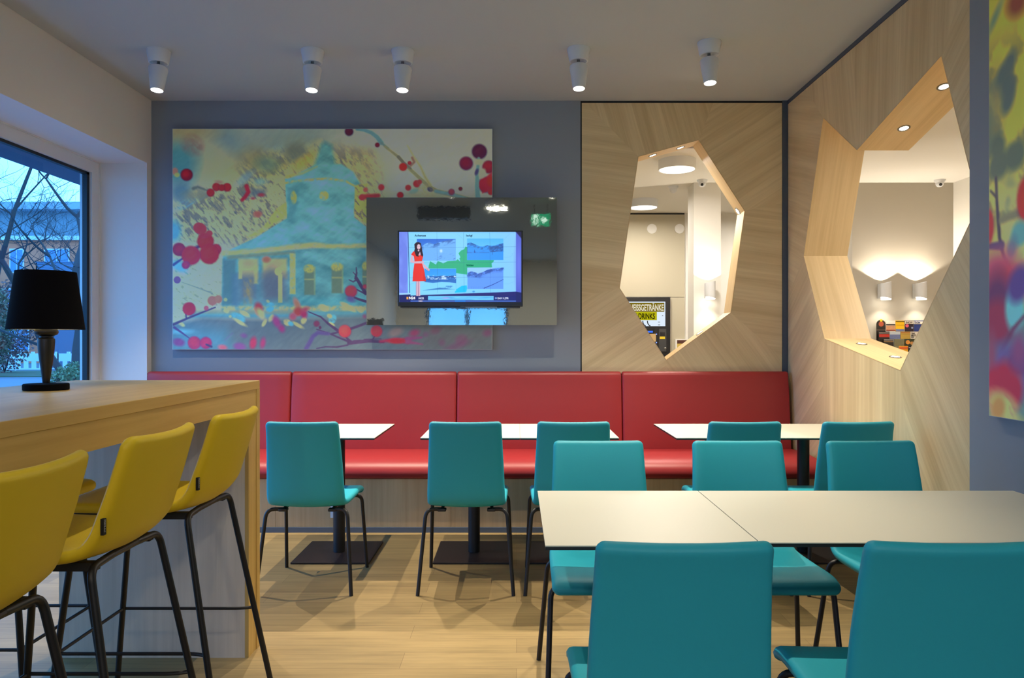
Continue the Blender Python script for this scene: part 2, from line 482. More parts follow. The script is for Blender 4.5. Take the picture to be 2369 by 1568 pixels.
# side wall opening: two in the slanting top board, two in the sill board (2D normal -> (y,z))
n1 = Vector((0, -0.253, -0.967)); n2 = Vector((0, -0.173, 0.985))
for (y, lab) in ((3.814, 'lit recessed spot high in the jagged side opening, nearer the camera'), (4.207, 'lit recessed spot above the notch of the jagged side opening, farther back')):
    recessed((2.218, y, 2.4426 + (4.455 - y) * 0.2617), n1, lab, 6)
for (y, lab) in ((4.723, 'small lit recessed spot in the sill of the jagged opening, farther from the camera'), (4.303, 'small lit recessed spot in the sill of the jagged opening, at its pointed tip')):
    recessed((2.218, y, 1.303 - (4.924 - y) * 0.1755), n2, lab, 2.2)
# back opening
tn = Vector((0.265, 0, -0.964))
for (f, lab) in ((0.27, 'lit recessed spot in the top of the six-sided opening, beside its upper left corner'), (0.74, 'lit recessed spot in the top of the six-sided opening, beside its peak')):
    x, z = on_edge(hb[0], hb[1], f); recessed((x, YB + 0.085, z), tn, lab, 2.5)
x, z = on_edge(hb[1], hb[2], 0.965); recessed((x - 0.001, YB + 0.12, z - 0.001), (-0.84, 0, -0.54), 'tiny lit recessed spot at the right corner of the six-sided opening', 1.0)
x, z = on_edge(hb[3], hb[4], 0.43); recessed((x, YB + 0.09, z), (-0.59, 0, 0.81), 'tiny lit recessed spot in the lower right edge of the six-sided opening', 1.0)

# ------------------------------------------------------------------ lobby beyond the openings
LZ = 2.80
b = MB(); b.box(-0.3, 5.785, LZ, 4.6, 9.6, LZ + 0.1); b.box(2.38, 0.5, LZ, 4.6, 5.785, LZ + 0.1); struct(b, 'ceiling_lobby', M_LOBCEIL)
b = MB(); b.box(3.22, 7.05, 0, 4.4, 7.25, LZ); struct(b, 'wall_lobby', M_LOBWALL)
b = MB(); b.box(4.19, 0.5, 0, 4.4, 7.049, LZ); b.box(4.4, 7.05, 0, 4.6, 8.76, LZ); struct(b, 'wall_lobby_right', M_LOBCEIL)
b = MB(); b.box(4.182, 5.75, 0, 4.1895, 6.72, 2.30); struct(b, 'trim_4', M_OAKIN)
b = MB(); b.box(2.0, 8.76, 0, 4.6, 8.9, LZ); struct(b, 'wall_lobby_back', M_LOBCEIL)
b = MB(); b.box(-0.3, 8.74, 1.80, 2.0, 8.9, LZ - 0.02); b.box(1.822, 8.74, 0, 2.0, 8.9, 1.795); b.box(-0.3, 8.74, 0, 0.97, 8.9, 1.795); struct(b, 'wall_lobby_panelled', M_LOBPANEL)
b = MB(); b.box(-0.3, 8.75, LZ - 0.02, 2.0, 8.8, LZ); struct(b, 'trim_5', M_GAP)
b = MB(); b.box(-0.4, 5.78, 0, -0.3, 8.9, LZ); struct(b, 'wall_lobby_left', M_LOBCEIL)
b = MB(); b.box(2.38, 0.4, 0, 4.4, 0.5, LZ); struct(b, 'wall_lobby_front', M_LOBWALL)
b = MB(); b.box(1.70, 7.05, 0, 1.96, 7.29, LZ); struct(b, 'pillar', M_LOBCEIL)

# round drum ceiling lights
def drum(loc, label, power, h=0.085, r=0.154):
    t = thing('drum_ceiling_light', label, 'ceiling light', loc, group='round drum ceiling lights')
    b = MB(); b.lathe([(r * 0.93, -h + 0.006), (r, -h), (r, 0), (r * 0.5, 0)], 48, caps=False); b.build('housing', M_FIX, t, smooth=True)
    b = MB(); b.lathe([(r * 0.935, -h + 0.002), (r * 0.935, -h + 0.008)], 48); b.build('diffuser', M_DRUM, t)
    if power: lamp('AREA', 'drum_glow', (0, 0, -h - 0.01), power, (1.0, 0.92, 0.80), t, size=0.28, shape='DISK')
    return t
drum((1.345, 6.16, LZ), 'lit round drum ceiling light seen at the top of the six-sided opening', 24)
drum((1.37, 7.94, LZ), 'lit round drum ceiling light deeper in the lobby, half hidden by the opening edge', 24)
drum((3.45, 4.6, LZ), 'added round drum fill light, unseen in the lobby behind the oak side wall', 46)  # unseen lamp, added to light the brochures from the front
drum((2.85, 7.95, LZ), 'added round drum fill light, unseen right of the lobby pillar', 16)  # unseen lamp, added to brighten the lobby corner behind the pillar
drum((-0.26, 1.2, CEIL), 'lit round drum ceiling light in the room, shown by the glossy screen backing', 4)

for (x, y, lab) in ((-1.2, -1.8, 'added round drum fill light, unseen behind the camera, on the window side'), (1.25, -1.8, 'added round drum fill light, unseen behind the camera, on the grey wall side'),
                    (-1.2, -4.2, 'added round drum fill light, unseen near the rear door, on the window side'), (1.25, -4.2, 'added round drum fill light, unseen near the rear door, on the grey wall side')):
    drum((x, y, CEIL), lab, E_REAR_FILL)  # four unseen lamps, added as soft frontal fill on the chair backs

def dome(loc, label, lens=True, s=1.0):
    t = thing('dome_camera', label, 'security camera', loc, group='dome cameras')
    b = MB(); b.lathe([(0.034 * s, -0.03), (0.048 * s, -0.012), (0.05 * s, 0.0), (0.02, 0)], 28, caps=False)
    b.lathe([(0.001, -0.068 * s), (0.018 * s, -0.065 * s), (0.03 * s, -0.054 * s), (0.036 * s, -0.036 * s), (0.034 * s, -0.024 * s)], 28, caps=False)
    b.build('housing', M_FIX, t, smooth=True)
    if lens:
        b = MB(); Mx = Matrix.Translation((-0.008, -0.03 * s, -0.05 * s)) @ Matrix.Rotation(R(65), 4, 'X')
        b.lathe([(0.013 * s, -0.006), (0.013 * s, 0.006), (0.010 * s, 0.010)], 20, M=Mx); b.build('lens', M_GASKET, t, smooth=True)
    return t
dome((1.75, 6.93, LZ), 'white dome camera on the lobby ceiling in front of the pillar')
dome((1.54, 7.22, LZ), 'pale dome detector on the lobby ceiling behind the large drum light', lens=False)
dome((3.99, 6.93, LZ), 'white dome camera on the lobby ceiling seen in the jagged side opening')

# wall sconces throwing light up and down
def sconce(loc, label, power):
    t = thing('wall_sconce', label, 'wall lamp', loc, group='white up and down wall sconces')
    r = 0.049
    b = MB(); n = 36; vs = []; fs = []
    for k in range(n):
        a = 2 * PI * k / n; x, y = r * math.cos(a), r * math.sin(a)
        vs += [(x, y, -0.07 - 0.012 * (x / r)), (x, y, 0.075 + 0.012 * (x / r)), (x * 0.92, y * 0.92, 0.07), (x * 0.92, y * 0.92, -0.062)]
    for k in range(n):
        i, j = 4 * k, 4 * ((k + 1) % n)
        fs += [(i, j, j + 1, i + 1), (i + 1, j + 1, j + 2, i + 2), (i + 3, j + 3, j, i)]
    b.add(vs, fs)
    b.box(-0.03, 0.03, -0.07, 0.03, 0.098, 0.07)
    b.build('shade', M_FIX, t, smooth=True)
    b = MB(); b.lathe([(r * 0.86, -0.086), (r * 0.86, -0.064)], 32); b.build('lens', M_LENS, t)
    lamp('SPOT', 'sconce_up', (0, 0.045, 0.08), power, (1.0, 0.88, 0.70), t, size=0.006, spot=126, blend=0.2, rot=(PI, 0, 0))
    lamp('SPOT', 'sconce_down', (0, 0.0, -0.09), power * 0.42, (1.0, 0.88, 0.70), t, size=0.03, spot=105, blend=0.6)
    return t
sconce((3.492, 6.95, 1.757), 'white wall sconce above the brochures, left one of the pair', 17)
sconce((3.827, 6.95, 1.757), 'white wall sconce above the brochures, right one of the pair', 17)
sconce((1.832, 6.95, 1.762), 'white wall sconce glowing on the lobby pillar in the six-sided opening', 13)

for (x, lab) in ((1.609, 'round white speaker high on the lobby wall panel, left of two'), (1.938, 'round white speaker high on the lobby wall panel, beside the pillar')):
    t = thing('wall_roundel', lab, 'roundel', (x, 8.74, 2.61), group='white wall roundels')
    Mx = Matrix.Rotation(PI / 2, 4, 'X')  # plain white rim and flat round face on the wall panel
    b = MB(); b.lathe([(0.05, 0.001), (0.058, 0.001), (0.058, 0.008), (0.05, 0.010)], 32, M=Mx, caps=False); b.build('rim', M_LOBCEIL, t, smooth=True)
    b = MB(); b.lathe([(0.05, 0.001), (0.05, 0.007)], 32, M=Mx); b.build('roundel_face', M_LOBCEIL, t)

def text_mesh(name, body, size, mat, parent, loc, rot=(PI / 2, 0, 0), align='LEFT', extrude=0.0004, sx=1.0, bold=0.0):
    cu = bpy.data.curves.new(name, 'FONT'); cu.body = body; cu.size = size; cu.align_x = align; cu.extrude = extrude; cu.offset = bold
    tmp = bpy.data.objects.new(name, cu); COL.objects.link(tmp)
    bpy.context.view_layer.update()
    me = bpy.data.meshes.new_from_object(tmp.evaluated_get(bpy.context.evaluated_depsgraph_get()))
    bpy.data.objects.remove(tmp); bpy.data.curves.remove(cu)
    me.materials.clear(); me.materials.append(mat)
    ob = bpy.data.objects.new(name, me); COL.objects.link(ob); ob.parent = parent
    ob.location = loc; ob.rotation_euler = rot; ob.scale = (sx, 1, 1)
    return ob

# vending machine (hot drinks)
vm = thing('vending_machine', 'black hot drinks vending machine with a lit yellow sign, seen in the six-sided opening', 'vending machine', (1.397, 8.70, 0))
M_VM = plain('vending_black', (30, 28, 30), 0.35)
b = MB(); b.box(-0.42, 0.0, 0.0, 0.418, 0.75, 1.792, bevel=0.006); b.build('cabinet', M_VM, vm)
b = MB(); b.box(-0.425, -0.004, 1.792, 0.423, 0.02, 1.80); b.box(0.418, -0.004, 0, 0.4245, 0.02, 1.80); b.build('edge_strip', M_STEEL, vm)
sg = MB(); sg.box(-0.385, -0.012, 1.452, 0.362, -0.001, 1.742)
sign = sg.build('sign', emit('sign_white', (222, 236, 250), 0.95), vm)
b = MB(); b.box(-0.385, -0.0145, 1.622, 0.350, -0.0125, 1.728); b.build('sign_band', emit('sign_olive', (150, 128, 30), 0.6), sign)
b = MB(); b.box(-0.385, -0.0145, 1.522, 0.262, -0.0125, 1.621); b.build('sign_band', emit('sign_lime', (196, 190, 20), 0.8), sign)
text_mesh('lettering', 'HEISSGETRÄNKE', 0.104, emit('sign_letters_pale', (236, 230, 206), 0.9), sign, (0.342, -0.0165, 1.636), align='RIGHT', sx=0.515, bold=0.0022)
text_mesh('lettering', 'HOT DRINKS', 0.094, emit('sign_letters_dark', (40, 36, 20), 0.3), sign, (0.238, -0.0165, 1.537), align='RIGHT', sx=0.60, bold=0.002)
b = MB()
for k in range(4):
    pts = [(0.02 + 0.055 * k - 0.035 * math.sin(a) , -0.0135, 1.456 + 0.06 * (1 - math.cos(a))) for a in (0, 0.4, 0.8, 1.2, 1.57)]
    b.tube(pts, 0.006, 4)
b.build('cup_stripes', M_VM, sign)
for q in ((0.275, 1.497, 0.30, 1.502), (0.275, 1.462, 0.30, 1.47), (0.322, 1.57, 0.337, 1.577)):
    b = MB(); b.box(q[0], -0.0135, q[1], q[2], -0.0125, q[3]); b.build('printed_mark', M_VM, sign)
b = MB(); b.box(-0.38, -0.004, 0.3, 0.235, 0.0, 1.43); b.build('front_panel', plain('vm_panel', (22, 22, 26), 0.2), vm)
b = MB(); b.box(-0.05, -0.008, 1.375, 0.215, -0.002, 1.395); b.build('display', emit('vm_blue', (60, 110, 255), 1.2), vm)
b = MB(); b.box(-0.3, -0.008, 1.27, 0.252, -0.002, 1.362); b.build('picture_strip', plain('vm_tan', (190, 160, 110), 0.5), vm)
for z in (1.357, 1.258):
    b = MB(); b.lathe([(0.007, -0.003), (0.007, 0.003)], 14, M=Matrix.Translation((0.258, -0.008, z)) @ Matrix.Rotation(PI / 2, 4, 'X')); b.build('indicator', emit('vm_dot', (120, 150, 255), 1.6), vm)
b = MB(); b.box(0.285, -0.012, 1.15, 0.375, -0.001, 1.42, bevel=0.003)
cp = b.build('coin_panel', plain('vm_grey', (62, 62, 64), 0.4), vm)
b = MB(); b.box(0.298, -0.016, 1.335, 0.357, -0.0125, 1.38); b.build('slot', M_VM, cp)
b = MB(); b.box(0.296, -0.015, 1.30, 0.358, -0.0125, 1.328); b.build('yellow_sticker', plain('vm_yellow', (222, 196, 40), 0.5), cp)
b = MB(); b.lathe([(0.014, -0.004), (0.014, 0.006), (0.01, 0.008)], 20, M=Matrix.Translation((0.362, -0.006, 1.19)) @ Matrix.Rotation(PI / 2, 4, 'X')); b.build('lock', M_STEEL, vm, smooth=True)

# framed notice beside it
pf = thing('picture_frame', 'white framed brown and yellow notice on the lobby wall beside the vending machine', 'picture frame', (2.06, 8.74, 1.05))
b = MB(); b.box(-0.175, -0.02, -0.25, 0.175, -0.001, 0.25); b.build('frame', M_LOBCEIL, pf)
b = MB(); b.box(-0.155, -0.022, 0.195, 0.155, -0.0205, 0.236); b.build('top_band', plain('notice_brown', (84, 44, 32), 0.6), pf)
b = MB(); b.box(-0.155, -0.022, 0.155, 0.155, -0.0205, 0.195); b.build('yellow_band', plain('notice_yellow', (206, 178, 84), 0.6), pf)
b = MB(); b.box(-0.155, -0.022, -0.23, 0.155, -0.0205, 0.155); b.build('picture', plain('notice_dark', (92, 72, 24), 0.6, vary=0.6, vscale=18), pf)

# brochures on a stepped wall rack
rk = thing('brochure_rack', 'clear stepped wall rack holding brochures under the pair of sconces', 'brochure rack', (3.63, 7.05, 1.1))
M_RACK = plain('rack_grey', (150, 146, 140), 0.4)
ZT = [1.476, 1.370, 1.301, 1.235]
YT = [6.985, 6.945, 6.905, 6.865]
b = MB()
for k in range(4):
    b.box(-0.24, YT[k] - 7.05 - 0.006, ZT[k] - 0.21 - 1.1 - 0.013, 0.30, YT[k] - 7.05 + 0.03, ZT[k] - 0.21 - 1.101)
b.box(-0.24, -0.03, -0.12, 0.30, -0.001, 0.16)
b.build('tier_shelves', M_RACK, rk)
def bro(row, pa, pb, label, cover, bands=(), texts=(), rounded=False, disc=None):
    f = 6.97 / 1700.0
    x0, x1 = (pa - 1195) * f, (pb - 1195) * f
    w = x1 - x0 - 0.002; zt = ZT[row]
    t = thing('brochure', label, 'brochure', ((x0 + x1) / 2, YT[row], zt - 0.21), group='brochures in the wall rack')
    b = MB()
    if rounded:
        n = 16; pr = [(-w / 2, 0.0), (w / 2, 0.0)] + [(w / 2 * math.cos(a), 0.172 + 0.045 * math.sin(a)) for a in [PI * k / n for k in range(n + 1)]]
        vs = [(p[0], -0.003, p[1]) for p in pr] + [(p[0], 0.003, p[1]) for p in pr]; m_ = len(pr)
        b.add(vs, [tuple(range(m_ - 1, -1, -1)), tuple(range(m_, 2 * m_))] + [(k, (k + 1) % m_, (k + 1) % m_ + m_, k + m_) for k in range(m_)])
    else:
        b.box(-w / 2, -0.003, 0, w / 2, 0.003, 0.21)
    b.build('cover', plain('cover', cover, 0.35), t)
    for (za, zb, c) in bands:
        b = MB(); b.box(-w / 2 + 0.001, -0.0045, 0.21 - zb, w / 2 - 0.001, -0.0032, 0.21 - za); b.build('printed_band', plain('band', c, 0.35, vary=0.25, vscale=60), t)
    for (cx, cz, r_, c) in disc or ():
        b = MB(); b.lathe([(r_, -0.0006), (r_, 0.0006)], 20, M=Matrix.Translation((cx, -0.0052, 0.21 - cz)) @ Matrix.Rotation(PI / 2, 4, 'X')); b.build('printed_disc', plain('disc', c, 0.4, vary=0.3, vscale=90), t)
    for (s, z, size, c) in texts:
        text_mesh('lettering', s, size, plain('ink', c, 0.5), t, (-w / 2 + 0.006, -0.0055, 0.21 - z), sx=0.9, bold=0.0006)
BLK, WHT, YLW = (38, 32, 30), (232, 226, 216), (240, 190, 20)
bro(0, 2029, 2050.5, 'black brochure with a rounded top and yellow dot, first of the rear tier', BLK, rounded=True, disc=[(0.0, 0.0, 0.013, (236, 214, 40)), (0, 0.034, 0.024, (178, 84, 56))], bands=[(0.088, 0.092, (150, 120, 100))])
bro(0, 2051, 2073, 'white brochure with a photo strip, beside the black rounded one', WHT, bands=[(0.034, 0.046, (30, 26, 26)), (0.05, 0.088, (206, 150, 110)), (0.088, 0.10, (150, 60, 40))])
bro(0, 2073.5, 2094, 'bright yellow brochure in the rear tier', YLW, bands=[(0.005, 0.012, (40, 36, 20)), (0.04, 0.044, (200, 150, 20)), (0.082, 0.105, (120, 130, 170))])
bro(0, 2095, 2115.5, 'dark show brochure with a white title and pink circle', (40, 30, 50), bands=[(0.004, 0.032, WHT)], texts=[('SHOW', 0.026, 0.024, BLK)], disc=[(-0.022, 0.05, 0.016, (226, 96, 120)), (0.026, 0.07, 0.009, (150, 160, 200))])
bro(0, 2116, 2141, 'deep blue brochure with a white title box, last of the rear tier', (36, 58, 128), bands=[(0.008, 0.034, WHT)], texts=[('DOM', 0.029, 0.024, (40, 60, 120))])
bro(1, 2030, 2054.5, 'black and red brochure in the second tier', (44, 36, 36), bands=[(0.024, 0.052, (206, 56, 40)), (0.01, 0.016, (200, 190, 180))])
bro(1, 2055, 2079.5, 'white brochure with a blue sea picture in the second tier', (206, 216, 226), bands=[(0.028, 0.075, (116, 130, 180))])
bro(1, 2080, 2102, 'mustard brochure in the second tier', (206, 172, 80), bands=[(0.006, 0.012, (180, 90, 60)), (0.02, 0.024, (150, 110, 60))])
bro(1, 2102.5, 2126, 'white brochure titled THE BEAT OF', WHT, texts=[('THE', 0.026, 0.021, BLK), ('BEAT', 0.044, 0.021, BLK), ('OF', 0.062, 0.021, BLK)], bands=[(0.085, 0.10, (210, 180, 150))])
bro(2, 2036, 2059, 'black brochure with a white header in the third tier', (40, 34, 30), bands=[(0.006, 0.013, (216, 210, 206)), (0.02, 0.03, (150, 120, 80))])
bro(2, 2060, 2083, 'brochure with a faded grey-green landscape photo', (150, 150, 126), bands=[(0.004, 0.07, (128, 126, 98))])
bro(2, 2084, 2107.5, 'dark green brochure with an orange round fruit', (52, 62, 44), disc=[(-0.018, 0.032, 0.02, (236, 160, 72)), (0.02, 0.04, 0.016, (206, 150, 90))])
bro(3, 2066, 2087, 'yellow and orange brochure in the front tier', (240, 178, 40), bands=[(0.006, 0.03, (226, 110, 50))])
bro(3, 2088, 2110, 'navy brochure in the front tier', (34, 42, 60), bands=[(0.012, 0.02, (190, 196, 206))])
# ------------------------------------------------------------------ upholstered shells
def dens(pr, step=0.014):
    """Catmull-Rom through (y, z, half width, sag) points, resampled."""
    P_ = [np.array(p, float) for p in pr]
    P_ = [2 * P_[0] - P_[1]] + P_ + [2 * P_[-1] - P_[-2]]
    out = []
    for i in range(1, len(P_) - 2):
        p0, p1, p2, p3 = P_[i - 1], P_[i], P_[i + 1], P_[i + 2]
        n = max(2, int(np.linalg.norm((p2 - p1)[:2]) / step))
        for k in range(n):
            t = k / n
            out.append(0.5 * ((2 * p1) + (-p0 + p2) * t + (2 * p0 - 5 * p1 + 4 * p2 - p3) * t * t + (-p0 + 3 * p1 - 3 * p2 + p3) * t ** 3))
    out.append(P_[-2])
    return np.array(out)

def shell(profile, th, r0=0.04, r1=0.035, part=None, split=0.5):
    """Padded strip bent along the profile. part 'seat' is the run before the split, 'back' the run after it."""
    D = dens(profile)
    seg = np.linalg.norm(np.diff(D[:, :2], axis=0), axis=1)
    s = np.concatenate([[0], np.cumsum(seg)]); L = s[-1]
    cut = split * L
    a, bnd = (0.0, cut) if part == 'seat' else (cut, L)
    ends = [0.0, 0.0012, 0.003, 0.006, 0.010, 0.015, 0.021, 0.029, 0.038]
    st = sorted(set([round(v, 5) for v in list(np.arange(a, bnd, 0.016)) + [a, bnd] + [v for v in ends if part == 'seat'] + [L - v for v in ends if part == 'back'] if a <= v <= bnd]))
    K = 15; E = 5
    vs = []; fs = []; rings = []
    for v in st:
        q = [np.interp(v, s, D[:, c]) for c in range(4)]
        e = 0.004
        qa = [np.interp(max(0, v - e), s, D[:, c]) for c in range(2)]; qb = [np.interp(min(L, v + e), s, D[:, c]) for c in range(2)]
        ty, tz = qb[0] - qa[0], qb[1] - qa[1]; l = math.hypot(ty, tz); ty /= l; tz /= l
        ny, nz = tz, -ty
        hw = q[2]; t2 = th / 2
        d0, d1 = v, L - v
        if part == 'seat' and d0 < r0: hw -= r0 - math.sqrt(max(0, r0 * r0 - (r0 - d0) ** 2))
        if part == 'back' and d1 < r1: hw -= r1 - math.sqrt(max(0, r1 * r1 - (r1 - d1) ** 2))
        de = d0 if part == 'seat' else d1
        if de < t2: t2 *= max(0.12, math.sqrt(max(0, 1 - (1 - de / t2) ** 2)))
        loop = []
        flat = hw - t2
        for k in range(K): loop.append((-flat + 2 * flat * k / (K - 1), t2))
        for k in range(1, E): loop.append((flat + t2 * math.sin(PI * k / E), t2 * math.cos(PI * k / E)))
        for k in range(K): loop.append((flat - 2 * flat * k / (K - 1), -t2))
        for k in range(1, E): loop.append((-flat - t2 * math.sin(PI * k / E), -t2 * math.cos(PI * k / E)))
        o = len(vs)
        for (x, nn) in loop:
            w = nn + q[3] * (x / q[2]) ** 2
            vs.append((x, q[0] + ny * w, q[1] + nz * w))
        rings.append(o)
    m = len(vs) // len(rings)
    for i in range(len(rings) - 1):
        for k in range(m):
            fs.append((rings[i] + k, rings[i] + (k + 1) % m, rings[i + 1] + (k + 1) % m, rings[i + 1] + k))
    fs.append(tuple(range(m - 1, -1, -1))); fs.append(tuple(range(rings[-1], rings[-1] + m)))
    b = MB(); b.add(vs, fs)
    return b

CHAIR = [(0.236, 0.424, 0.212, 0.0), (0.232, 0.440, 0.212, 0.0), (0.214, 0.452, 0.212, 0.002), (0.16, 0.456, 0.211, 0.004), (0.02, 0.450, 0.209, 0.006),
         (-0.10, 0.446, 0.206, 0.009), (-0.155, 0.449, 0.203, 0.013), (-0.188, 0.468, 0.200, 0.015), (-0.204, 0.510, 0.199, 0.016),
         (-0.222, 0.66, 0.193, 0.015), (-0.247, 0.80, 0.186, 0.013), (-0.268, 0.882, 0.183, 0.012)]
def make_chair():
    t = thing('dining_chair', 'chair', 'chair')
    shell(CHAIR, 0.035, 0.028, 0.021, 'seat', 0.475).build('seat', M_TEAL, t, smooth=True, angle=60)
    shell(CHAIR, 0.035, 0.028, 0.021, 'back', 0.475).build('backrest', M_TEAL, t, smooth=True, angle=60)
    for s in (-1, 1):
        b = MB(); b.tube(bend([(s * 0.125, -0.145, 0.419), (s * 0.208, -0.168, 0.424), (s * 0.243, -0.233, 0.0)], 0.045), 0.0098, 12)
        b.build('leg', M_BLACK, t, smooth=True)
    for s in (-1, 1):
        b = MB(); b.tube(bend([(s * 0.125, 0.135, 0.424), (s * 0.212, 0.165, 0.428), (s * 0.229, 0.233, 0.0)], 0.04), 0.0098, 12)
        b.build('leg', M_BLACK, t, smooth=True)
    b = MB()
    for s in (-1, 1):
        b.tube([(s * 0.128, -0.15, 0.419), (s * 0.128, 0.14, 0.425)], 0.009, 10)
        b.box(s * 0.128 - 0.022, -0.165, 0.409, s * 0.128 + 0.022, -0.125, 0.424, bevel=0.005)
    b.tube([(-0.128, 0.0, 0.420), (0.128, 0.0, 0.420)], 0.008, 10)
    b.build('seat_frame', M_BLACK, t, smooth=True)
    return t
chair0 = make_chair()
GR = 'teal upholstered dining chairs'
chairs = [
    ((-1.080, 3.953), 0.0, 'teal chair at the white table nearest the bar counter, its back to the camera'),
    ((-0.258, 3.953), 0.0, 'teal chair at the left table of the middle pair by the bench, seen from behind'),
    ((0.287, 3.953), 0.0, 'teal chair at the right table of the middle pair by the bench, partly hidden'),
    ((1.150, 3.953), 0.0, 'teal chair with only its top edge showing, at the bench table under the six-sided opening'),
    ((1.712, 3.953), R(2), 'teal chair at the bench table closest to the oak side wall'),
    ((0.333, 2.747), PI, 'teal chair facing the camera at the left end of the long front table'),
    ((0.900, 2.747), PI, 'teal chair facing the camera in the middle of the long front table far side'),
    ((1.452, 2.747), PI + R(2), 'teal chair facing the camera at the front table, nearest the grey right wall'),
    ((0.346, 1.765), 0.0, 'large teal chair seen from behind at the bottom centre, before the front table'),
    ((0.905, 1.765), R(-1), 'large teal chair cut off by the right edge of the photo, before the front table'),
]
for i, ((x, y), rz, lab) in enumerate(chairs):
    if i == 0:
        chair0.location = (x, y, 0); chair0.rotation_euler = (0, 0, rz); chair0['label'] = lab; chair0['group'] = GR
    else:
        dup(chair0, lab, (x, y, 0), rz, GR)

# ------------------------------------------------------------------ bar stools
STOOL = [(0.246, 0.768, 0.19, 0.0), (0.240, 0.782, 0.192, 0.0), (0.215, 0.789, 0.196, 0.001), (0.12, 0.788, 0.200, 0.003), (0.0, 0.782, 0.199, 0.006), (-0.105, 0.780, 0.196, 0.012),
         (-0.160, 0.791, 0.192, 0.020), (-0.195, 0.824, 0.188, 0.026), (-0.215, 0.87, 0.184, 0.029), (-0.243, 0.96, 0.179, 0.027), (-0.271, 1.064, 0.175, 0.025)]
def make_stool():
    t = thing('bar_stool', 'stool', 'bar stool')
    shell(STOOL, 0.030, 0.05, 0.03, 'seat', 0.56).build('seat', M_YEL, t, smooth=True, angle=60)
    bk = shell(STOOL, 0.030, 0.05, 0.03, 'back', 0.56).build('backrest', M_YEL, t, smooth=True, angle=60)
    for s in (-1, 1):   # back legs, splayed
        b = MB(); b.tube(bend([(s * 0.06, -0.150, 0.762), (s * 0.165, -0.157, 0.760), (s * 0.232, -0.297, 0.0)], 0.035), 0.0098, 12); b.build('leg', M_BLACK, t, smooth=True)
    for s in (-1, 1):
        b = MB(); b.tube(bend([(s * 0.06, 0.175, 0.757), (s * 0.158, 0.180, 0.755), (s * 0.208, 0.262, 0.0)], 0.035), 0.0098, 12); b.build('leg', M_BLACK, t, smooth=True)
    b = MB()
    for s in (-1, 1):
        b.box(s * 0.13 - 0.012, -0.155, 0.746, s * 0.13 + 0.012, 0.185, 0.766)
    b.tube([(-0.07, -0.150, 0.762), (0.07, -0.150, 0.762)], 0.0096, 10); b.tube([(-0.07, 0.175, 0.757), (0.07, 0.175, 0.757)], 0.0096, 10)
    b.build('seat_frame', M_BLACK, t, smooth=True)
    b = MB()
    for s in (-1, 1):
        b.tube(bend([(s * 0.2005, -0.2315, 0.353), (s * 0.186, -0.19, 0.353), (s * 0.186, 0.223, 0.353)], 0.03), 0.0056, 8)
    b.tube([(-0.186, 0.223, 0.353), (0.186, 0.223, 0.353)], 0.0056, 8)
    b.build('footrest', M_BLACK, t, smooth=True)
    # small sewn-in woven tag on the seam, at the right hand edge seen from behind
    b = MB(); b.box(-0.1955, -0.2060, 0.846, -0.184, -0.1985, 0.884)
    tg = b.build('sewn_tag', plain('tag_black', (16, 14, 14), 0.7), t)
    tx = text_mesh('lettering', 'PEDRALI', 0.0078, plain('tag_ink', (190, 188, 184), 0.6), tg, (-0.1935, -0.2064, 0.882), rot=(PI / 2, PI / 2, 0), extrude=0.0002)
    return t
stool0 = make_stool()
stools = [
    ((-1.160, 2.398), PI / 2, 'yellow bar stool at the far end of the counter, next to its oak end panel'),
    ((-1.160, 1.893), PI / 2, 'yellow bar stool in the middle of the row, its seam tag showing'),
    ((-1.160, 1.385), PI / 2, 'yellow bar stool closest to the camera, cut off by the left edge'),
    ((-1.735, 2.425), -PI / 2, 'yellow bar stool on the window side, glimpsed under the counter'),
]
for i, ((x, y), rz, lab) in enumerate(stools):
    if i == 0:
        stool0.location = (x, y, 0); stool0.rotation_euler = (0, 0, rz); stool0['label'] = lab; stool0['group'] = 'yellow bar stools'
    else:
        dup(stool0, lab, (x, y, 0), rz, 'yellow bar stools')

# ------------------------------------------------------------------ bar counter
bt = thing('bar_counter', 'tall pale oak bar counter by the window with a full end panel', 'counter', (-1.48, 1.9, 0))
x0, x1, y0, y1 = -0.39, 0.39, -1.3, 1.22
b = MB(); b.box(x0, y0, 1.089, x1, y1, 1.125, bevel=0.0015, seg=1); b.build('counter_top', M_OAKY, bt)
b = MB(); b.box(x1 - 0.045, y0 + 0.036, 1.012, x1 - 0.003, y1 - 0.036, 1.089); b.build('apron', M_OAKY, bt)
b = MB(); b.box(x0 + 0.003, y0 + 0.036, 1.012, x0 + 0.045, y1 - 0.036, 1.089); b.build('apron', M_OAKY, bt)
b = MB(); b.box(x0, y1 - 0.036, 0, x1, y1, 1.089); b.build('end_panel', M_OAKYE, bt)
b = MB(); b.box(x0 + 0.003, y1 - 0.122, 0, x1 - 0.0185, y1 - 0.036, 1.012); b.build('inner_panel', M_OAKV, bt)
b = MB(); b.box(x1 - 0.018, y1 - 0.122, 0, x1 - 0.003, y1 - 0.036, 1.012); b.build('panel_edging', M_OAKYE, bt)
b = MB(); b.box(x0, y0, 0, x1, y0 + 0.036, 1.089); b.build('end_panel', M_OAKYE, bt)

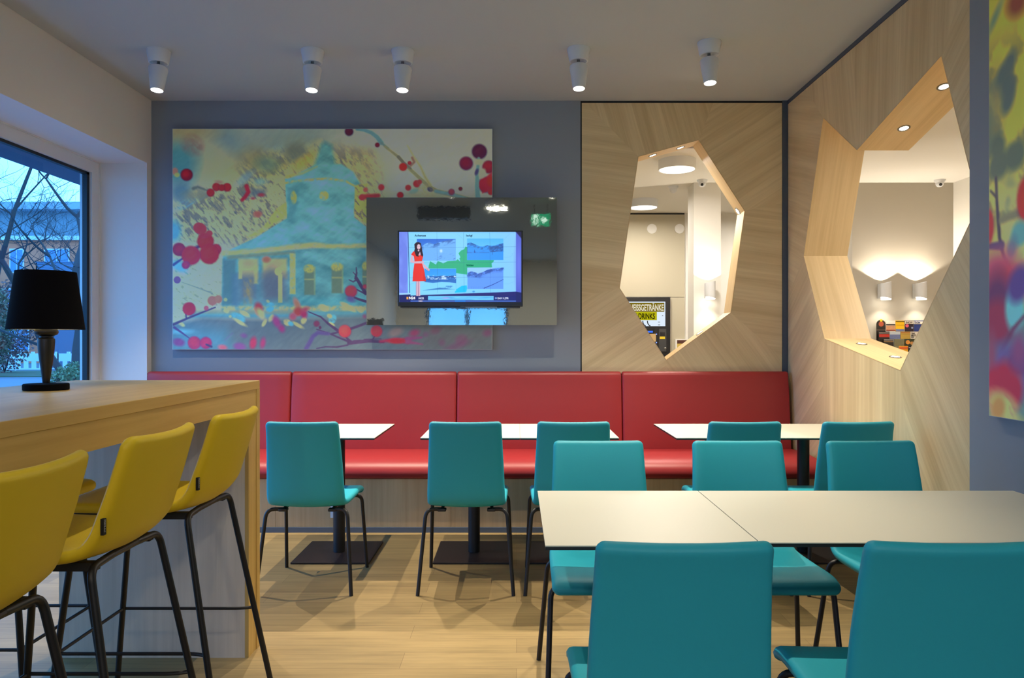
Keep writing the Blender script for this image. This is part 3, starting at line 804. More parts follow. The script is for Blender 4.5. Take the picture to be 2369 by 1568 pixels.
# ------------------------------------------------------------------ table lamp
tl = thing('table_lamp', 'black table lamp with a tapered shade on the oak bar counter', 'lamp', (-1.613, 2.52, 1.1255))
b = MB(); b.lathe([(0.0668, 0.0), (0.0693, 0.002), (0.0693, 0.019), (0.0668, 0.022), (0.0118, 0.024)], 56); b.build('base', M_LAMPBLK, tl, smooth=True)
b = MB(); b.lathe([(0.0106, 0.022), (0.0114, 0.028), (0.0152, 0.06), (0.0207, 0.10), (0.0249, 0.14), (0.0266, 0.166), (0.0262, 0.174), (0.0232, 0.178), (0.0194, 0.180), (0.0194, 0.184),
                   (0.0253, 0.186), (0.0334, 0.190), (0.0368, 0.197), (0.0368, 0.200), (0.0334, 0.207), (0.0245, 0.211), (0.0101, 0.212), (0.0093, 0.216)], 48)
b.build('body', M_LAMPBODY, tl, smooth=True, angle=25)
b = MB(); b.lathe([(0.0093, 0.214), (0.0203, 0.216), (0.0203, 0.262), (0.0152, 0.268)], 28); b.build('socket', M_LAMPBLK, tl, smooth=True)
rb, rt, zb, zt = 0.1166, 0.0908, 0.207, 0.405
b = MB(); b.lathe([(rb - 0.0022, zb), (rb, zb), (rt, zt), (rt - 0.0022, zt), (rb - 0.0022, zb)], 64, caps=False, mi=0)
sh = b.build('lamp_shade', M_LAMPBLK, tl, smooth=True)
b = MB(); b.lathe([(rb - 0.004, zb + 0.001), (rt - 0.004, zt - 0.001)], 64, caps=False); b.build('shade_lining', M_SHADEIN, sh, smooth=True)
b = MB(); b.lathe([(0.0084, 0.268), (0.0186, 0.285), (0.0253, 0.31), (0.0220, 0.335), (0.0084, 0.346)], 28); b.build('bulb', emit('lamp_bulb', (255, 236, 200), 9.0), tl, smooth=True)
b = MB()
for k in range(3):
    a = 2 * PI * k / 3 + 0.5; b.tube([(0.012 * math.cos(a), 0.012 * math.sin(a), 0.262), ((rt - 0.006) * math.cos(a), (rt - 0.006) * math.sin(a), 0.39)], 0.0015, 6)
b.build('shade_carrier', M_STEEL, tl)

# ------------------------------------------------------------------ tables
def table(name, label, x0, x1, y0, y1, pedx, group, th=0.011):
    cx, cy = (x0 + x1) / 2, (y0 + y1) / 2
    t = thing(name, label, 'table', (cx, cy, 0), group=group)
    hx, hy = (x1 - x0) / 2, (y1 - y0) / 2
    b = MB(); e = 0.0015; z1 = 0.745
    b.box(-hx, -hy, z1 - 0.003, hx, hy, z1, 0)
    b.box(-hx + 0.001, -hy + 0.001, z1 - th, hx - 0.001, hy - 0.001, z1 - 0.003, 1)
    b.build('tabletop', [M_TOP, M_CORE], t)
    for px in pedx:
        p = px - cx
        b = MB(); b.lathe([(0.0355, 0.012), (0.0355, z1 - th - 0.01)], 32)
        col = b.build('pedestal', M_BLACK, t, smooth=True)
        b = MB(); b.box(-0.12, -0.16, z1 - th - 0.011, 0.12, 0.16, z1 - th - 0.0005, bevel=0.003); b.build('top_plate', M_BLACK, col).location = (0, 0, 0)
        col.location = (p, 0, 0)
        b = MB(); b.box(p - 0.227, -0.227, 0.0, p + 0.227, 0.227, 0.011, bevel=0.002); b.build('base_plate', M_BASE, t)
    return t
G1 = 'square white tables along the bench'
table('cafe_table', 'single white table between the bar counter and the gap, in front of the bench', -1.36, -0.798, 4.12, 4.81, [-1.078], G1)
table('cafe_table', 'left white table of the pushed-together middle pair at the bench', -0.54, 0.0194, 4.12, 4.81, [-0.258], G1)
table('cafe_table', 'right white table of the pushed-together middle pair at the bench', 0.0206, 0.575, 4.12, 4.81, [0.298], G1)
table('cafe_table', 'white bench table left of the black post, under the six-sided opening', 0.897, 1.456, 4.12, 4.81, [1.178], G1)
table('cafe_table', 'white bench table beside the oak side wall, on the visible black post', 1.459, 2.02, 4.12, 4.81, [1.742], G1)
G2 = 'large white tables in front'
table('cafe_table', 'near white table forming the left part of the long front table', 0.077, 0.662, 1.974, 2.688, [0.37], G2, th=0.0125)
table('long_table', 'near wide white table forming the right part of the long front table', 0.665, 1.816, 2.004, 2.688, [1.24], G2, th=0.0125)

# ------------------------------------------------------------------ red bench
bn = thing('banquette_bench', 'long red leatherette banquette bench with an oak base along the back wall', 'bench', (-0.36, 5.2, 0))
def bworld(x): return x + 0.36
seams = [-2.766, -1.682, -0.446, 0.786, 2.036]
def back_prof():
    # (y, z) outline of the backrest, front side first, then over the rolled top and down behind
    pts = [(0.225, 0.485)]
    pts += [(0.232, 0.56), (0.250, 0.74), (0.272, 0.93), (0.283, 0.995)]
    for k in range(1, 9):
        a = PI * k / 8
        pts.append((0.318 - 0.035 * math.cos(a), 1.010 + 0.047 * math.sin(a)))
    pts += [(0.356, 0.95), (0.356, 0.485)]
    return pts
for i in range(4):
    xa, xb = bworld(seams[i]) + 0.002, bworld(seams[i + 1]) - 0.002
    pr = back_prof(); n = len(pr)
    b = MB(); r = 0.016; st = []
    for d in (0.0, 0.001, 0.004, 0.009, r):
        st.append((xa + d, r - math.sqrt(max(0, r * r - (r - d) ** 2))))
    mid = [(xa + (xb - xa) * k / 10, 0.0) for k in range(1, 10)]
    st = st + mid + [(xb - d, r - math.sqrt(max(0, r * r - (r - d) ** 2))) for d in (r, 0.009, 0.004, 0.001, 0.0)]
    cy = sum(p[0] for p in pr) / n; cz = sum(p[1] for p in pr) / n
    big_end = (i == 3)
    vs = []
    for (x, ins) in st:
        for (y, z) in pr:
            extra = 0.0
            f = max(0.0, 1 - ins / 0.1)
            yy = y + (ins if y < 0.30 else -ins * 0.3)
            zz = z - (ins if z > 0.98 else 0)
            vs.append((x, yy, zz))
    fs = []
    for a in range(len(st) - 1):
        for k in range(n):
            fs.append((a * n + k, a * n + (k + 1) % n, (a + 1) * n + (k + 1) % n, (a + 1) * n + k))
    fs.append(tuple(range(n - 1, -1, -1))); fs.append(tuple(range((len(st) - 1) * n, len(st) * n)))
    b.add(vs, fs)
    b.build('back_cushion', M_RED, bn, smooth=True, angle=50)
# seat with a rounded front
pr = [(0.24, 0.36), (0.24, 0.487), (0.1, 0.494), (-0.10, 0.496), (-0.20, 0.490), (-0.262, 0.470), (-0.298, 0.436), (-0.306, 0.405), (-0.300, 0.378), (-0.283, 0.366), (-0.25, 0.362)]
xa, xb = bworld(-2.766), bworld(2.036); n = len(pr)
b = MB()
vs = [(xa, y, z) for (y, z) in pr] + [(xb, y, z) for (y, z) in pr]
b.add(vs, [(k, (k + 1) % n, n + (k + 1) % n, n + k) for k in range(n)] + [tuple(range(n - 1, -1, -1)), tuple(range(n, 2 * n))])
b.build('seat_cushion', M_RED, bn, smooth=True, angle=50)
b = MB()
bj = [-2.766, -1.62, -0.44, 0.80, 2.036]
for i in range(4): b.box(bworld(bj[i]) + 0.0008, -0.262, 0.036, bworld(bj[i + 1]) - 0.0008, 0.24, 0.36)
b.build('base', M_BENCHOAK, bn)
b = MB(); b.box(bworld(-2.766), -0.268, 0.0, bworld(2.036), 0.22, 0.036); b.build('plinth', M_TRIM, bn)
b = MB(); b.box(bworld(-1.249), -0.27, 0.10, bworld(-1.169), -0.2625, 0.178, bevel=0.002); b.build('socket_outlet', M_FIX, bn)

# ------------------------------------------------------------------ ceiling spotlights
def make_spot():
    t = thing('ceiling_spotlight', 'spot', 'ceiling spotlight')
    b = MB(); b.lathe([(0.030, -0.072), (0.052, -0.080), (0.058, -0.078), (0.0605, -0.070), (0.0715, -0.006), (0.0715, 0.0), (0.03, 0.0)], 48, caps=False)
    b.lathe([(0.001, -0.066), (0.033, -0.070)], 48, caps=False)
    b.build('canopy', M_FIX, t, smooth=True)
    T = Matrix.Translation((0, -0.004, -0.108)) @ Matrix.Rotation(R(-7), 4, 'X')
    b = MB(); b.tube([T @ Vector((-0.006, 0, 0.045)), T @ Vector((-0.006, 0, -0.01))], 0.005, 10); b.tube([T @ Vector((0.004, 0, 0.045)), T @ Vector((0.004, 0, -0.01))], 0.004, 10)
    b.lathe([(0.001, -0.006), (0.010, -0.004), (0.012, 0.004), (0.006, 0.010)], 16, M=T, caps=False)
    b.build('pivot', M_STEEL, t, smooth=True)
    b = MB(); b.lathe([(0.028, 0.0), (0.050, 0.001), (0.056, -0.004), (0.0575, -0.012), (0.0385, -0.150), (0.0355, -0.150), (0.0355, -0.142)], 48, M=T, caps=False)
    b.lathe([(0.001, 0.0), (0.028, 0.0)], 48, M=T, caps=False)
    b.build('head', M_FIX, t, smooth=True)
    b = MB(); b.lathe([(0.0355, -0.1475), (0.0355, -0.144)], 40, M=T); b.build('lens', M_LENS, t)
    return t
spot0 = make_spot()
SPX = [(-2.255, 4.63, 'white ceiling spotlight nearest the window wall'), (-1.285, 4.63, 'white ceiling spotlight above the large berry print, left of two'),
       (-0.716, 4.63, 'white ceiling spotlight above the right part of the berry print'), (0.389, 4.60, 'white ceiling spotlight above the wall gap left of the oak panel'),
       (1.180, 4.50, 'white ceiling spotlight above the six-sided opening'),
       (-0.716, 2.83, 'white ceiling spotlight over the aisle beside the bar stools, above the frame'),
       (0.389, 2.83, 'white ceiling spotlight over the left end of the front table, above the frame'), (1.180, 2.83, 'white ceiling spotlight over the middle of the front table, above the frame')]
for i, (x, y, lab) in enumerate(SPX):
    if i == 0:
        spot0.location = (x, y, CEIL); spot0['label'] = lab; spot0['group'] = 'white ceiling spotlights'; o = spot0
    else:
        o = dup(spot0, lab, (x, y, CEIL), 0.0, 'white ceiling spotlights')
for (x, y, lab) in SPX:
    e = E_SPOT if y > 3.5 else E_SPOT2
    if y < 3.5: e *= {-0.716: 0.4, 0.389: 1.0, 1.18: 0.05}[x]
    lamp('SPOT', 'spot_beam', (x, y - 0.023, CEIL - 0.272), e, (1.0, 0.88, 0.69), size=0.008, spot=86 if y > 3.5 else 66, blend=0.8, rot=(R(-5), 0, 0))
# ------------------------------------------------------------------ printed pictures (colour stored on the print's own mesh)
class Canvas:
    def __init__(s, x0, y0, x1, y1, w, h, seed=1):
        s.w, s.h = w, h
        xs = x0 + (x1 - x0) * (np.arange(w)) / (w - 1); ys = y0 + (y1 - y0) * (np.arange(h)) / (h - 1)
        s.X, s.Y = np.meshgrid(xs, ys); s.px = (x1 - x0) / (w - 1)
        s.C = np.zeros((h, w, 3)); s.rng = np.random.RandomState(seed)
    def put(s, m, c):
        c = np.array(c, float)
        s.C += np.clip(m, 0, 1)[..., None] * (c - s.C)
    def noise(s, scale, ang=0.0, stretch=1.0, seed=0, octaves=3):
        """Value noise 0..1; features about `scale` across, `stretch` times as long along the angle."""
        a = math.radians(ang); U = (s.X * math.cos(a) + s.Y * math.sin(a)) / (scale * stretch); V = (-s.X * math.sin(a) + s.Y * math.cos(a)) / scale
        out = np.zeros_like(U); amp = 1.0; tot = 0
        rg = np.random.RandomState(seed * 77 + 5); G = rg.rand(256, 256)
        for o in range(octaves):
            u = U * 2 ** o + 13.7 * o; v = V * 2 ** o + 5.1 * o
            i = np.floor(u).astype(int); j = np.floor(v).astype(int); fu = u - i; fv = v - j
            fu = fu * fu * (3 - 2 * fu); fv = fv * fv * (3 - 2 * fv)
            g = lambda a_, b_: G[a_ % 256, b_ % 256]
            out += amp * ((g(i, j) * (1 - fu) + g(i + 1, j) * fu) * (1 - fv) + (g(i, j + 1) * (1 - fu) + g(i + 1, j + 1) * fu) * fv)
            tot += amp; amp *= 0.5
        return out / tot
    def ell(s, cx, cy, rx, ry=None, ang=0.0, soft=1.5):
        ry = ry or rx; a = math.radians(ang)
        dx, dy = s.X - cx, s.Y - cy
        u = (dx * math.cos(a) + dy * math.sin(a)) / rx; v = (-dx * math.sin(a) + dy * math.cos(a)) / ry
        d = (np.sqrt(u * u + v * v) - 1) * min(rx, ry)
        return np.clip(0.5 - d / max(soft, s.px), 0, 1)
    def line(s, pts, w0, w1=None, soft=1.5):
        w1 = w0 if w1 is None else w1
        best = np.full_like(s.X, 1e9); n = len(pts) - 1
        for k in range(n):
            (ax, ay), (bx, by) = pts[k], pts[k + 1]
            dx, dy = bx - ax, by - ay; L2 = dx * dx + dy * dy + 1e-9
            t = np.clip(((s.X - ax) * dx + (s.Y - ay) * dy) / L2, 0, 1)
            d = np.hypot(s.X - ax - t * dx, s.Y - ay - t * dy) - (w0 + (w1 - w0) * (k + t) / n) / 2
            best = np.minimum(best, d)
        return np.clip(0.5 - best / max(soft, s.px), 0, 1)
    def poly(s, pts, soft=1.5):
        inside = np.zeros(s.X.shape, bool); best = np.full_like(s.X, 1e9); n = len(pts)
        for k in range(n):
            (ax, ay), (bx, by) = pts[k], pts[(k + 1) % n]
            c = (ay > s.Y) != (by > s.Y)
            if by != ay: inside ^= c & (s.X < (bx - ax) * (s.Y - ay) / (by - ay) + ax)
            dx, dy = bx - ax, by - ay; L2 = dx * dx + dy * dy + 1e-9
            t = np.clip(((s.X - ax) * dx + (s.Y - ay) * dy) / L2, 0, 1)
            best = np.minimum(best, np.hypot(s.X - ax - t * dx, s.Y - ay - t * dy))
        d = np.where(inside, -best, best)
        return np.clip(0.5 - d / max(soft, s.px), 0, 1)
    def rect(s, x0, y0, x1, y1, soft=1.0):
        return s.poly([(x0, y0), (x1, y0), (x1, y1), (x0, y1)], soft)
    def mesh(s, name, mat, corner, du, dv, parent=None, gain=1.0):
        """Grid from `corner` (top left), du along the width, dv downwards."""
        w, h = s.w, s.h
        U, V = np.meshgrid(np.linspace(0, 1, w), np.linspace(0, 1, h))
        co = np.array(corner)[None, None] + U[..., None] * np.array(du) + V[..., None] * np.array(dv)
        idx = np.arange(w * h).reshape(h, w)
        q = np.stack([idx[:-1, :-1], idx[1:, :-1], idx[1:, 1:], idx[:-1, 1:]], -1).reshape(-1, 4)
        me = bpy.data.meshes.new(name)
        me.vertices.add(w * h); me.vertices.foreach_set('co', co.reshape(-1).astype(np.float32))
        nf = len(q); me.loops.add(nf * 4); me.loops.foreach_set('vertex_index', q.reshape(-1).astype(np.int32))
        me.polygons.add(nf); me.polygons.foreach_set('loop_start', (np.arange(nf) * 4).astype(np.int32))
        me.update(calc_edges=True)
        at = me.color_attributes.new('print', 'FLOAT_COLOR', 'POINT')
        c = np.clip(s.C, 0, 255) / 255.0
        l = np.where(c <= 0.04045, c / 12.92, ((c + 0.055) / 1.055) ** 2.4) * gain * (np.array((1.14, 1.04, 0.76)) if gain != 1.0 else 1.0)
        l = np.concatenate([np.clip(l, 0, 0.95).reshape(-1, 3), np.ones((w * h, 1))], 1)
        at.data.foreach_set('color', l.reshape(-1).astype(np.float32))
        me.materials.append(mat)
        ob = bpy.data.objects.new(name, me); COL.objects.link(ob)
        if parent: ob.parent = parent
        return ob

def berry(c, x, y, r, col=(196, 40, 48), dark=(110, 22, 56), soft=1.6, rim=True, ry=None, ang=0):
    if rim: c.put(c.ell(x, y, r * 1.12, (ry or r) * 1.12, ang, soft * 2.5) * 0.55, dark)
    c.put(c.ell(x, y, r, ry, ang, soft), np.array(col) * 0.55 + np.array(dark) * 0.45)
    c.put(c.ell(x - r * 0.1, y - (ry or r) * 0.15, r * 0.72, (ry or r) * 0.72, ang, r * 0.7), col)

# ---------- the large print: a domed park pavilion among yellow leaves and red berries
k = Canvas(400, 293, 1139, 804, 640, 444)
X, Y = k.X, k.Y
p1 = lambda x, y: (395 + x / 6.03, 285 + y / 6.03)
p2 = lambda x, y: (760 + x / 6.03, 285 + y / 6.03)
p3 = lambda x, y: (395 + x / 5.808, 540 + y / 5.808)
p4 = lambda x, y: (690 + x / 6.27, 560 + y / 6.27)
p5 = lambda x, y: (700 + x / 5.324, 740 + y / 5.324)
SKY, CREAM, TEAL, LEAF, GREY = (158, 164, 150), (178, 176, 138), (96, 158, 164), (190, 178, 96), (104, 108, 108)
k.put(np.ones_like(X), SKY)
k.put(k.ell(690, 320, 170, 60, 0, 90), (128, 146, 144))
k.put(k.ell(1000, 350, 210, 120, 0, 90), (180, 180, 164))
k.put(k.ell(505, 372, 60, 60, 0, 60), (164, 164, 134)); k.put(k.ell(515, 398, 50, 26, 0, 36), (174, 172, 126))
k.put(k.ell(530, 318, 40, 24, 40, 36) * 0.8, (104, 134, 146))
k.put(k.ell(412, 372, 46, 52, 0, 44), (72, 132, 146)); k.put(k.ell(436, 296, 60, 22, 0, 26), (150, 146, 116))
k.put(k.ell(446, 330, 22, 18, 30, 22) * k.noise(8, 40, 2, 3), (130, 84, 84))
k.put(k.ell(640, 350, 60, 34, -30, 46) * 0.5, (124, 150, 150))
# leaf mass on the left and behind the roof
streak = k.noise(5.2, 52, 3.0, 7, 3); blot = k.noise(26, 52, 1.4, 9, 3)
leafmask = np.clip(k.poly([(400, 470), (440, 440), (520, 432), (560, 400), (575, 360), (640, 352), (700, 346), (740, 330), (760, 340), (800, 345), (860, 350), (880, 420), (900, 455), (900, 560), (400, 560)], 40) * 1.1, 0, 1)
tone = np.clip((blot * 0.6 + streak * 0.75 - 0.50) * 4.0, 0, 1)
lc = np.array((112, 112, 104))[None, None] * (1 - tone[..., None]) + np.array((198, 192, 124))[None, None] * tone[..., None]
fine = np.clip((k.noise(3.0, 52, 3.0, 11, 2) - 0.62) * 6, 0, 1)
lc = lc * (1 - fine[..., None] * 0.5) + np.array((74, 86, 98)) * fine[..., None] * 0.5
k.C += leafmask[..., None] * (lc - k.C)
k.put(k.ell(640, 372, 90, 40, -14, 60) * np.clip(k.noise(14, -30, 2, 13) * 1.6 - 0.4, 0, 1), (124, 126, 92))
k.put(k.ell(590, 366, 34, 26, 0, 30) * 0.7, (132, 128, 98)); k.put(k.ell(618, 375, 26, 18, 0, 20) * 0.6, (92, 128, 120))
k.put(k.ell(683, 350, 24, 22, 10, 22) * 0.7, (92, 104, 102)); k.put(k.ell(705, 368, 30, 12, -35, 14) * 0.7, (176, 158, 78))
k.put(k.ell(830, 365, 46, 26, 30, 36) * np.clip(k.noise(8, 40, 2, 15) * 1.7 - 0.3, 0, 1), (124, 120, 104))
k.put(k.ell(860, 400, 40, 50, 40, 60) * 0.45, (150, 146, 112))
# light cream field low on the left
k.put(k.poly([(400, 545), (450, 560), (516, 570), (514, 690), (460, 716), (400, 745)], 12), (196, 196, 140))
crack = np.clip((k.noise(4.2, 30, 2.4, 17, 3) - 0.60) * 7, 0, 1) * k.poly([(400, 540), (516, 560), (514, 700), (400, 745)], 14)
k.put(crack * 0.6, (96, 110, 104))
k.put(k.ell(402, 530, 18, 26, 0, 16), (84, 146, 168)); k.put(k.ell(414, 612, 22, 12, 30, 12), (96, 160, 178)); k.put(k.ell(420, 440, 24, 22, 30, 22), (84, 120, 140))
k.put(k.ell(440, 462, 34, 9, -30, 10) * np.clip(k.noise(4, -35, 4, 19) * 2 - 0.5, 0, 1), (104, 150, 166))
k.put(k.ell(455, 447, 30, 12, 0, 14) * 0.7, (132, 130, 106))
k.put(k.ell(566, 408, 26, 10, -40, 9) * 0.7, (120, 152, 164)); k.put(k.ell(602, 415, 16, 8, 0, 10) * 0.7, (120, 164, 164))
# pavilion: lantern, drum and the sweeping roof
roofn = k.noise(16, 20, 2.5, 21, 3)[..., None]
brush = k.noise(7, -38, 4.0, 61, 3)[..., None]
def teal(mask, base=TEAL):
    c = np.array(base) + (roofn - 0.5) * np.array((44, 56, 50)) + (brush - 0.5) * np.array((30, 26, 20))
    k.C += np.clip(mask, 0, 1)[..., None] * (c - k.C)
teal(k.poly([(742, 330), (752, 322), (768, 330), (778, 380), (726, 382)], 12), (84, 142, 148))
teal(k.poly([(662, 412), (690, 396), (730, 376), (790, 374), (818, 392), (834, 420), (806, 436), (700, 432)], 5))
teal(k.poly([(660, 408), (664, 500), (592, 545), (522, 578), (600, 572), (690, 562), (848, 564), (848, 520), (820, 498), (824, 424), (740, 402)], 2.5))
k.put(k.poly([(664, 430), (668, 494), (676, 500), (690, 470), (690, 424)], 8) * 0.5, (66, 120, 132))
k.put(k.line([(662, 418), (700, 412), (760, 408), (800, 414), (826, 428)], 6, 4, 3) * np.clip(k.noise(4, -20, 2, 23) * 2 - 0.35, 0, 1), (164, 158, 92))
k.put(k.line([(664, 404), (700, 396), (734, 380)], 7, 3, 4) * 0.6, (170, 160, 80))
k.put(k.ell(680, 452, 7, 15, 0, 3) * np.clip(k.noise(5, 30, 1, 25) * 2 - 0.2, 0, 1), (170, 164, 88)); k.put(k.ell(750, 448, 11, 11, 0, 3) * np.clip(k.noise(5, 30, 1, 26) * 2 - 0.2, 0, 1), (170, 164, 92))
k.put(k.poly([(640, 478), (664, 462), (664, 496), (646, 506), (600, 538), (570, 545), (610, 520)], 4) * np.clip(k.noise(6, 50, 2, 27) * 2.2 - 0.3, 0, 1), (190, 176, 92))
# right of the roof: leaves down to the screen
m = k.poly([(822, 424), (850, 420), (860, 520), (836, 505), (820, 488)], 4); k.put(m, (176, 164, 92)); k.put(m * np.clip((k.noise(5, 50, 2, 29) - 0.5) * 5, 0, 1), (112, 108, 96))
# eaves and colonnade
teal(k.poly([(516, 584), (848, 562), (848, 724), (512, 722)], 5), (84, 142, 150))
k.put(k.line([(520, 582), (580, 577), (640, 572), (690, 564), (730, 562), (770, 566), (848, 564)], 13, 10, 6) * np.clip(k.noise(5, -12, 3, 31) * 1.6, 0, 1), (172, 164, 104))
k.put(k.line([(530, 592), (600, 585), (680, 580)], 9, 6, 6) * 0.6, (120, 116, 84))
k.put(k.rect(516, 596, 546, 700, 8), (78, 116, 124)); k.put(k.rect(536, 628, 554, 706, 12) * 0.6, (78, 110, 138))
for (xa, xb) in ((553, 597), (608, 664)):
    k.put(k.rect(xa, 594, xb, 640, 8), (170, 160, 108)); k.put(k.rect(xa, 630, xb, 690, 22) * 0.85, (92, 100, 118)); k.put(k.ell((xa + xb) / 2, 606, 16, 8, 0, 10) * 0.5, (190, 140, 110))
k.put(k.rect(553, 600, 560, 640, 4), (176, 172, 108)); k.put(k.rect(588, 610, 597, 652, 5) * 0.8, (164, 160, 104))
k.put(k.ell(628, 650, 22, 34, 0, 16) * 0.8, (86, 96, 112)); k.put(k.rect(566, 640, 584, 700, 10) * np.clip(k.noise(5, 60, 3, 33) * 2 - 0.4, 0, 1), (138, 128, 92))
k.put(k.ell(644, 624, 8, 9, 0, 2.5), (196, 180, 106)); k.put(k.rect(644, 630, 653.5, 696, 2), (190, 178, 110)); k.put(k.rect(671, 582, 684, 676, 3) * np.clip(k.noise(5, 20, 1, 35) * 1.9, 0, 1), (194, 180, 98))
k.put(k.ell(617, 596, 9, 7, 0, 6), (196, 96, 78))
for wx, wy, ww, hh in ((716, 612, 23, 66), (780, 608, 24, 66), (846, 606, 14, 62)):
    k.put(k.rect(wx - ww / 2, wy + 6, wx + ww / 2, wy + hh, 4), (92, 116, 102)); k.put(k.ell(wx, wy + 5, ww * 0.55, 10, 0, 4) * np.clip(k.noise(4, 20, 1, 37) * 2, 0, 1), (160, 158, 92))
    k.put(k.rect(wx - ww / 2, wy + 28, wx + ww / 2, wy + 32, 2) * 0.8, (142, 150, 108))
    k.put(k.rect(wx + ww / 2 - 1, wy, wx + ww / 2 + 3, wy + hh, 3) * 0.5, (140, 150, 100))
teal(k.rect(690, 684, 848, 704, 10) * 0.8, (80, 150, 160))
# plinth foliage, path and shadow ground
k.put(k.rect(512, 704, 848, 716, 6) * np.clip(k.noise(6, -40, 1.5, 39) * 2.2 - 0.4, 0, 1), (178, 166, 112))
k.put(k.rect(440, 716, 860, 732, 8), (82, 140, 156)); k.put(k.rect(440, 712, 690, 722, 6) * 0.6, (140, 140, 112))
k.put(k.poly([(396, 748), (470, 730), (600, 735), (860, 726), (1142, 745), (1142, 810), (396, 810)], 14), (82, 100, 114))
k.put(k.poly([(980, 748), (1142, 746), (1142, 810), (960, 810)], 60) * 0.8, (84, 88, 96))
k.put(k.poly([(396, 752), (450, 752), (520, 760), (540, 810), (396, 810)], 40), (72, 118, 144)); k.put(k.ell(420, 763, 24, 5, 0, 8), (92, 152, 176))
for (x, y, rx, ry, c) in ((533, 728, 3, 3, 0), (552, 730, 18, 8, 1), (567, 722, 12, 5, 0), (556, 742, 17, 4, 0), (524, 715, 6, 5, 0), (625, 707, 10, 12, 1), (612, 743, 4, 9, 0), (628, 732, 5, 9, 0), (665, 742, 9, 7, 0), (690, 748, 14, 4, 0), (703, 738, 6, 8, 0),
                          (673, 745, 7, 5, 1), (749, 708, 12, 7, 0), (770, 734, 9, 11, 1), (763, 727, 6, 5, 0), (768, 746, 7, 3, 0), (806, 706, 20, 6, 0), (835, 712, 8, 7, 0), (420, 746, 8, 4, 0), (522, 689, 4, 4, 0), (620, 693, 4, 3, 0)):
    k.put(k.ell(x, y, rx, ry, 30, 3) * np.clip(k.noise(6, 40, 1.5, int(x)) * 1.5 + 0.2, 0, 1), ((196, 186, 116), (82, 158, 178))[c])
for (x, y, rx, ry, c) in ((599, 707, 9, 12, (150, 62, 74)), (598, 718, 6, 10, (200, 130, 96)), (605, 722, 6, 12, (186, 172, 112)), (688, 700, 6, 14, (206, 110, 88)), (690, 717, 10, 10, (206, 66, 66)), (703, 722, 8, 10, (150, 50, 90)), (678, 728, 8, 8, (170, 80, 100)), (706, 712, 9, 5, (170, 70, 90)),
                          (640, 740, 8, 14, (136, 62, 116)), (652, 756, 7, 9, (136, 56, 108)), (844, 728, 4, 4, (126, 70, 104))):
    k.put(k.ell(x, y, rx, ry, -25, 7), c)
# branches and berries, lower left
PUR = (62, 56, 104)
k.put(k.line([p3(600, 970), p3(420, 1040), p3(210, 1125), p3(40, 1200)], 3, 6, 1.5), (66, 60, 100)); k.put(k.line([p3(50, 1240), p3(150, 1310), p3(260, 1390)], 6, 2, 2), (70, 60, 112))
k.put(k.line([p3(205, 1060), p3(212, 1120)], 3, 3, 1.5), PUR); k.put(k.line([p3(150, 630), p3(350, 700), p3(560, 780)], 2.5, 4, 3), (116, 130, 122)); k.put(k.line([p3(40, 395), p3(190, 290)], 6, 4, 2), (62, 70, 124))
k.put(k.line([p3(340, 170), p3(420, 130)], 8, 6, 5), (70, 46, 88))
for (x, y, r, c, d) in ((470, 80, 105, (190, 46, 50), (120, 26, 50)), (115, 190, 85, (140, 40, 70), (92, 30, 74)), (610, 190, 70, (168, 44, 60), (110, 30, 60)), (520, 255, 125, (192, 46, 52), (124, 24, 52)), (275, 270, 122, (194, 48, 60), (112, 32, 76)), (250, 990, 84, (186, 44, 62), (110, 36, 84)),
                        (560, 880, 60, (206, 104, 96), (190, 90, 90)), (640, 860, 50, (206, 110, 96), (190, 100, 90)), (90, 600, 46, (104, 76, 122), (84, 70, 130)), (320, 1450, 84, (150, 52, 86), (112, 44, 96)), (475, 1450, 76, (146, 50, 92), (110, 44, 98)), (205, 400, 50, (150, 50, 90), (110, 40, 96)), (480, 980, 30, (190, 80, 100), (150, 70, 100))):
    q = p3(x, y); berry(k, q[0], q[1], r / 5.808, c, d)
k.put(k.ell(*p1(410, 1440), 16, 13, 30, 2), (178, 52, 62)); k.put(k.ell(*p1(540, 1510), 8, 7, 0, 2), (178, 52, 62)); k.put(k.ell(*p1(470, 1545), 13, 6, 0, 3), (164, 46, 62))
for (x, y, rx, ry, c) in ((1110, 1450, 8, 14, (150, 52, 86)), (1240, 1450, 6, 12, (140, 56, 100)), (700, 1510, 10, 6, (170, 84, 104)), (930, 1500, 14, 9, (110, 72, 128)), (985, 1350, 7, 5, (104, 74, 124)), (110, 1440, 14, 9, (104, 62, 116))):
    q = p3(x, y); k.put(k.ell(q[0], q[1], rx, ry, 10, 6), c)
k.put(k.line([p3(730, 1410), p3(830, 1320)], 3, 3, 4) * 0.5, (90, 84, 132)); k.put(k.line([p3(550, 1500), p3(480, 1470)], 5, 4, 2), (64, 56, 100))
# upper left berries
q = p1(225, 690); berry(k, q[0], q[1], 13.2, (150, 24, 42), (66, 16, 52), 1.2)
k.put(k.ell(*p1(60, 640), 7, 8, 0, 5), (180, 110, 100)); k.put(k.ell(*p1(90, 690), 6, 5, 0, 4), (176, 170, 100))
k.put(k.line([p1(320, 880), p1(380, 860), p1(520, 910)], 8, 3, 4), (96, 104, 100))
for (x, y, r) in ((640, 860, 54), (560, 940, 52), (790, 865, 56), (715, 870, 44)):
    q = p1(x, y); berry(k, q[0], q[1], r / 6.03, (168, 38, 46), (110, 26, 50))
k.put(k.ell(*p1(680, 790), 10, 4, 10, 5) * 0.7, (190, 104, 96))
k.put(k.ell(*p1(1200, 940), 26, 10, -10, 14) * 0.8, (80, 96, 116)); k.put(k.line([p1(1060, 850), p1(1085, 930), p1(1040, 1000), p1(1000, 1040)], 10, 8, 4), (150, 34, 56))
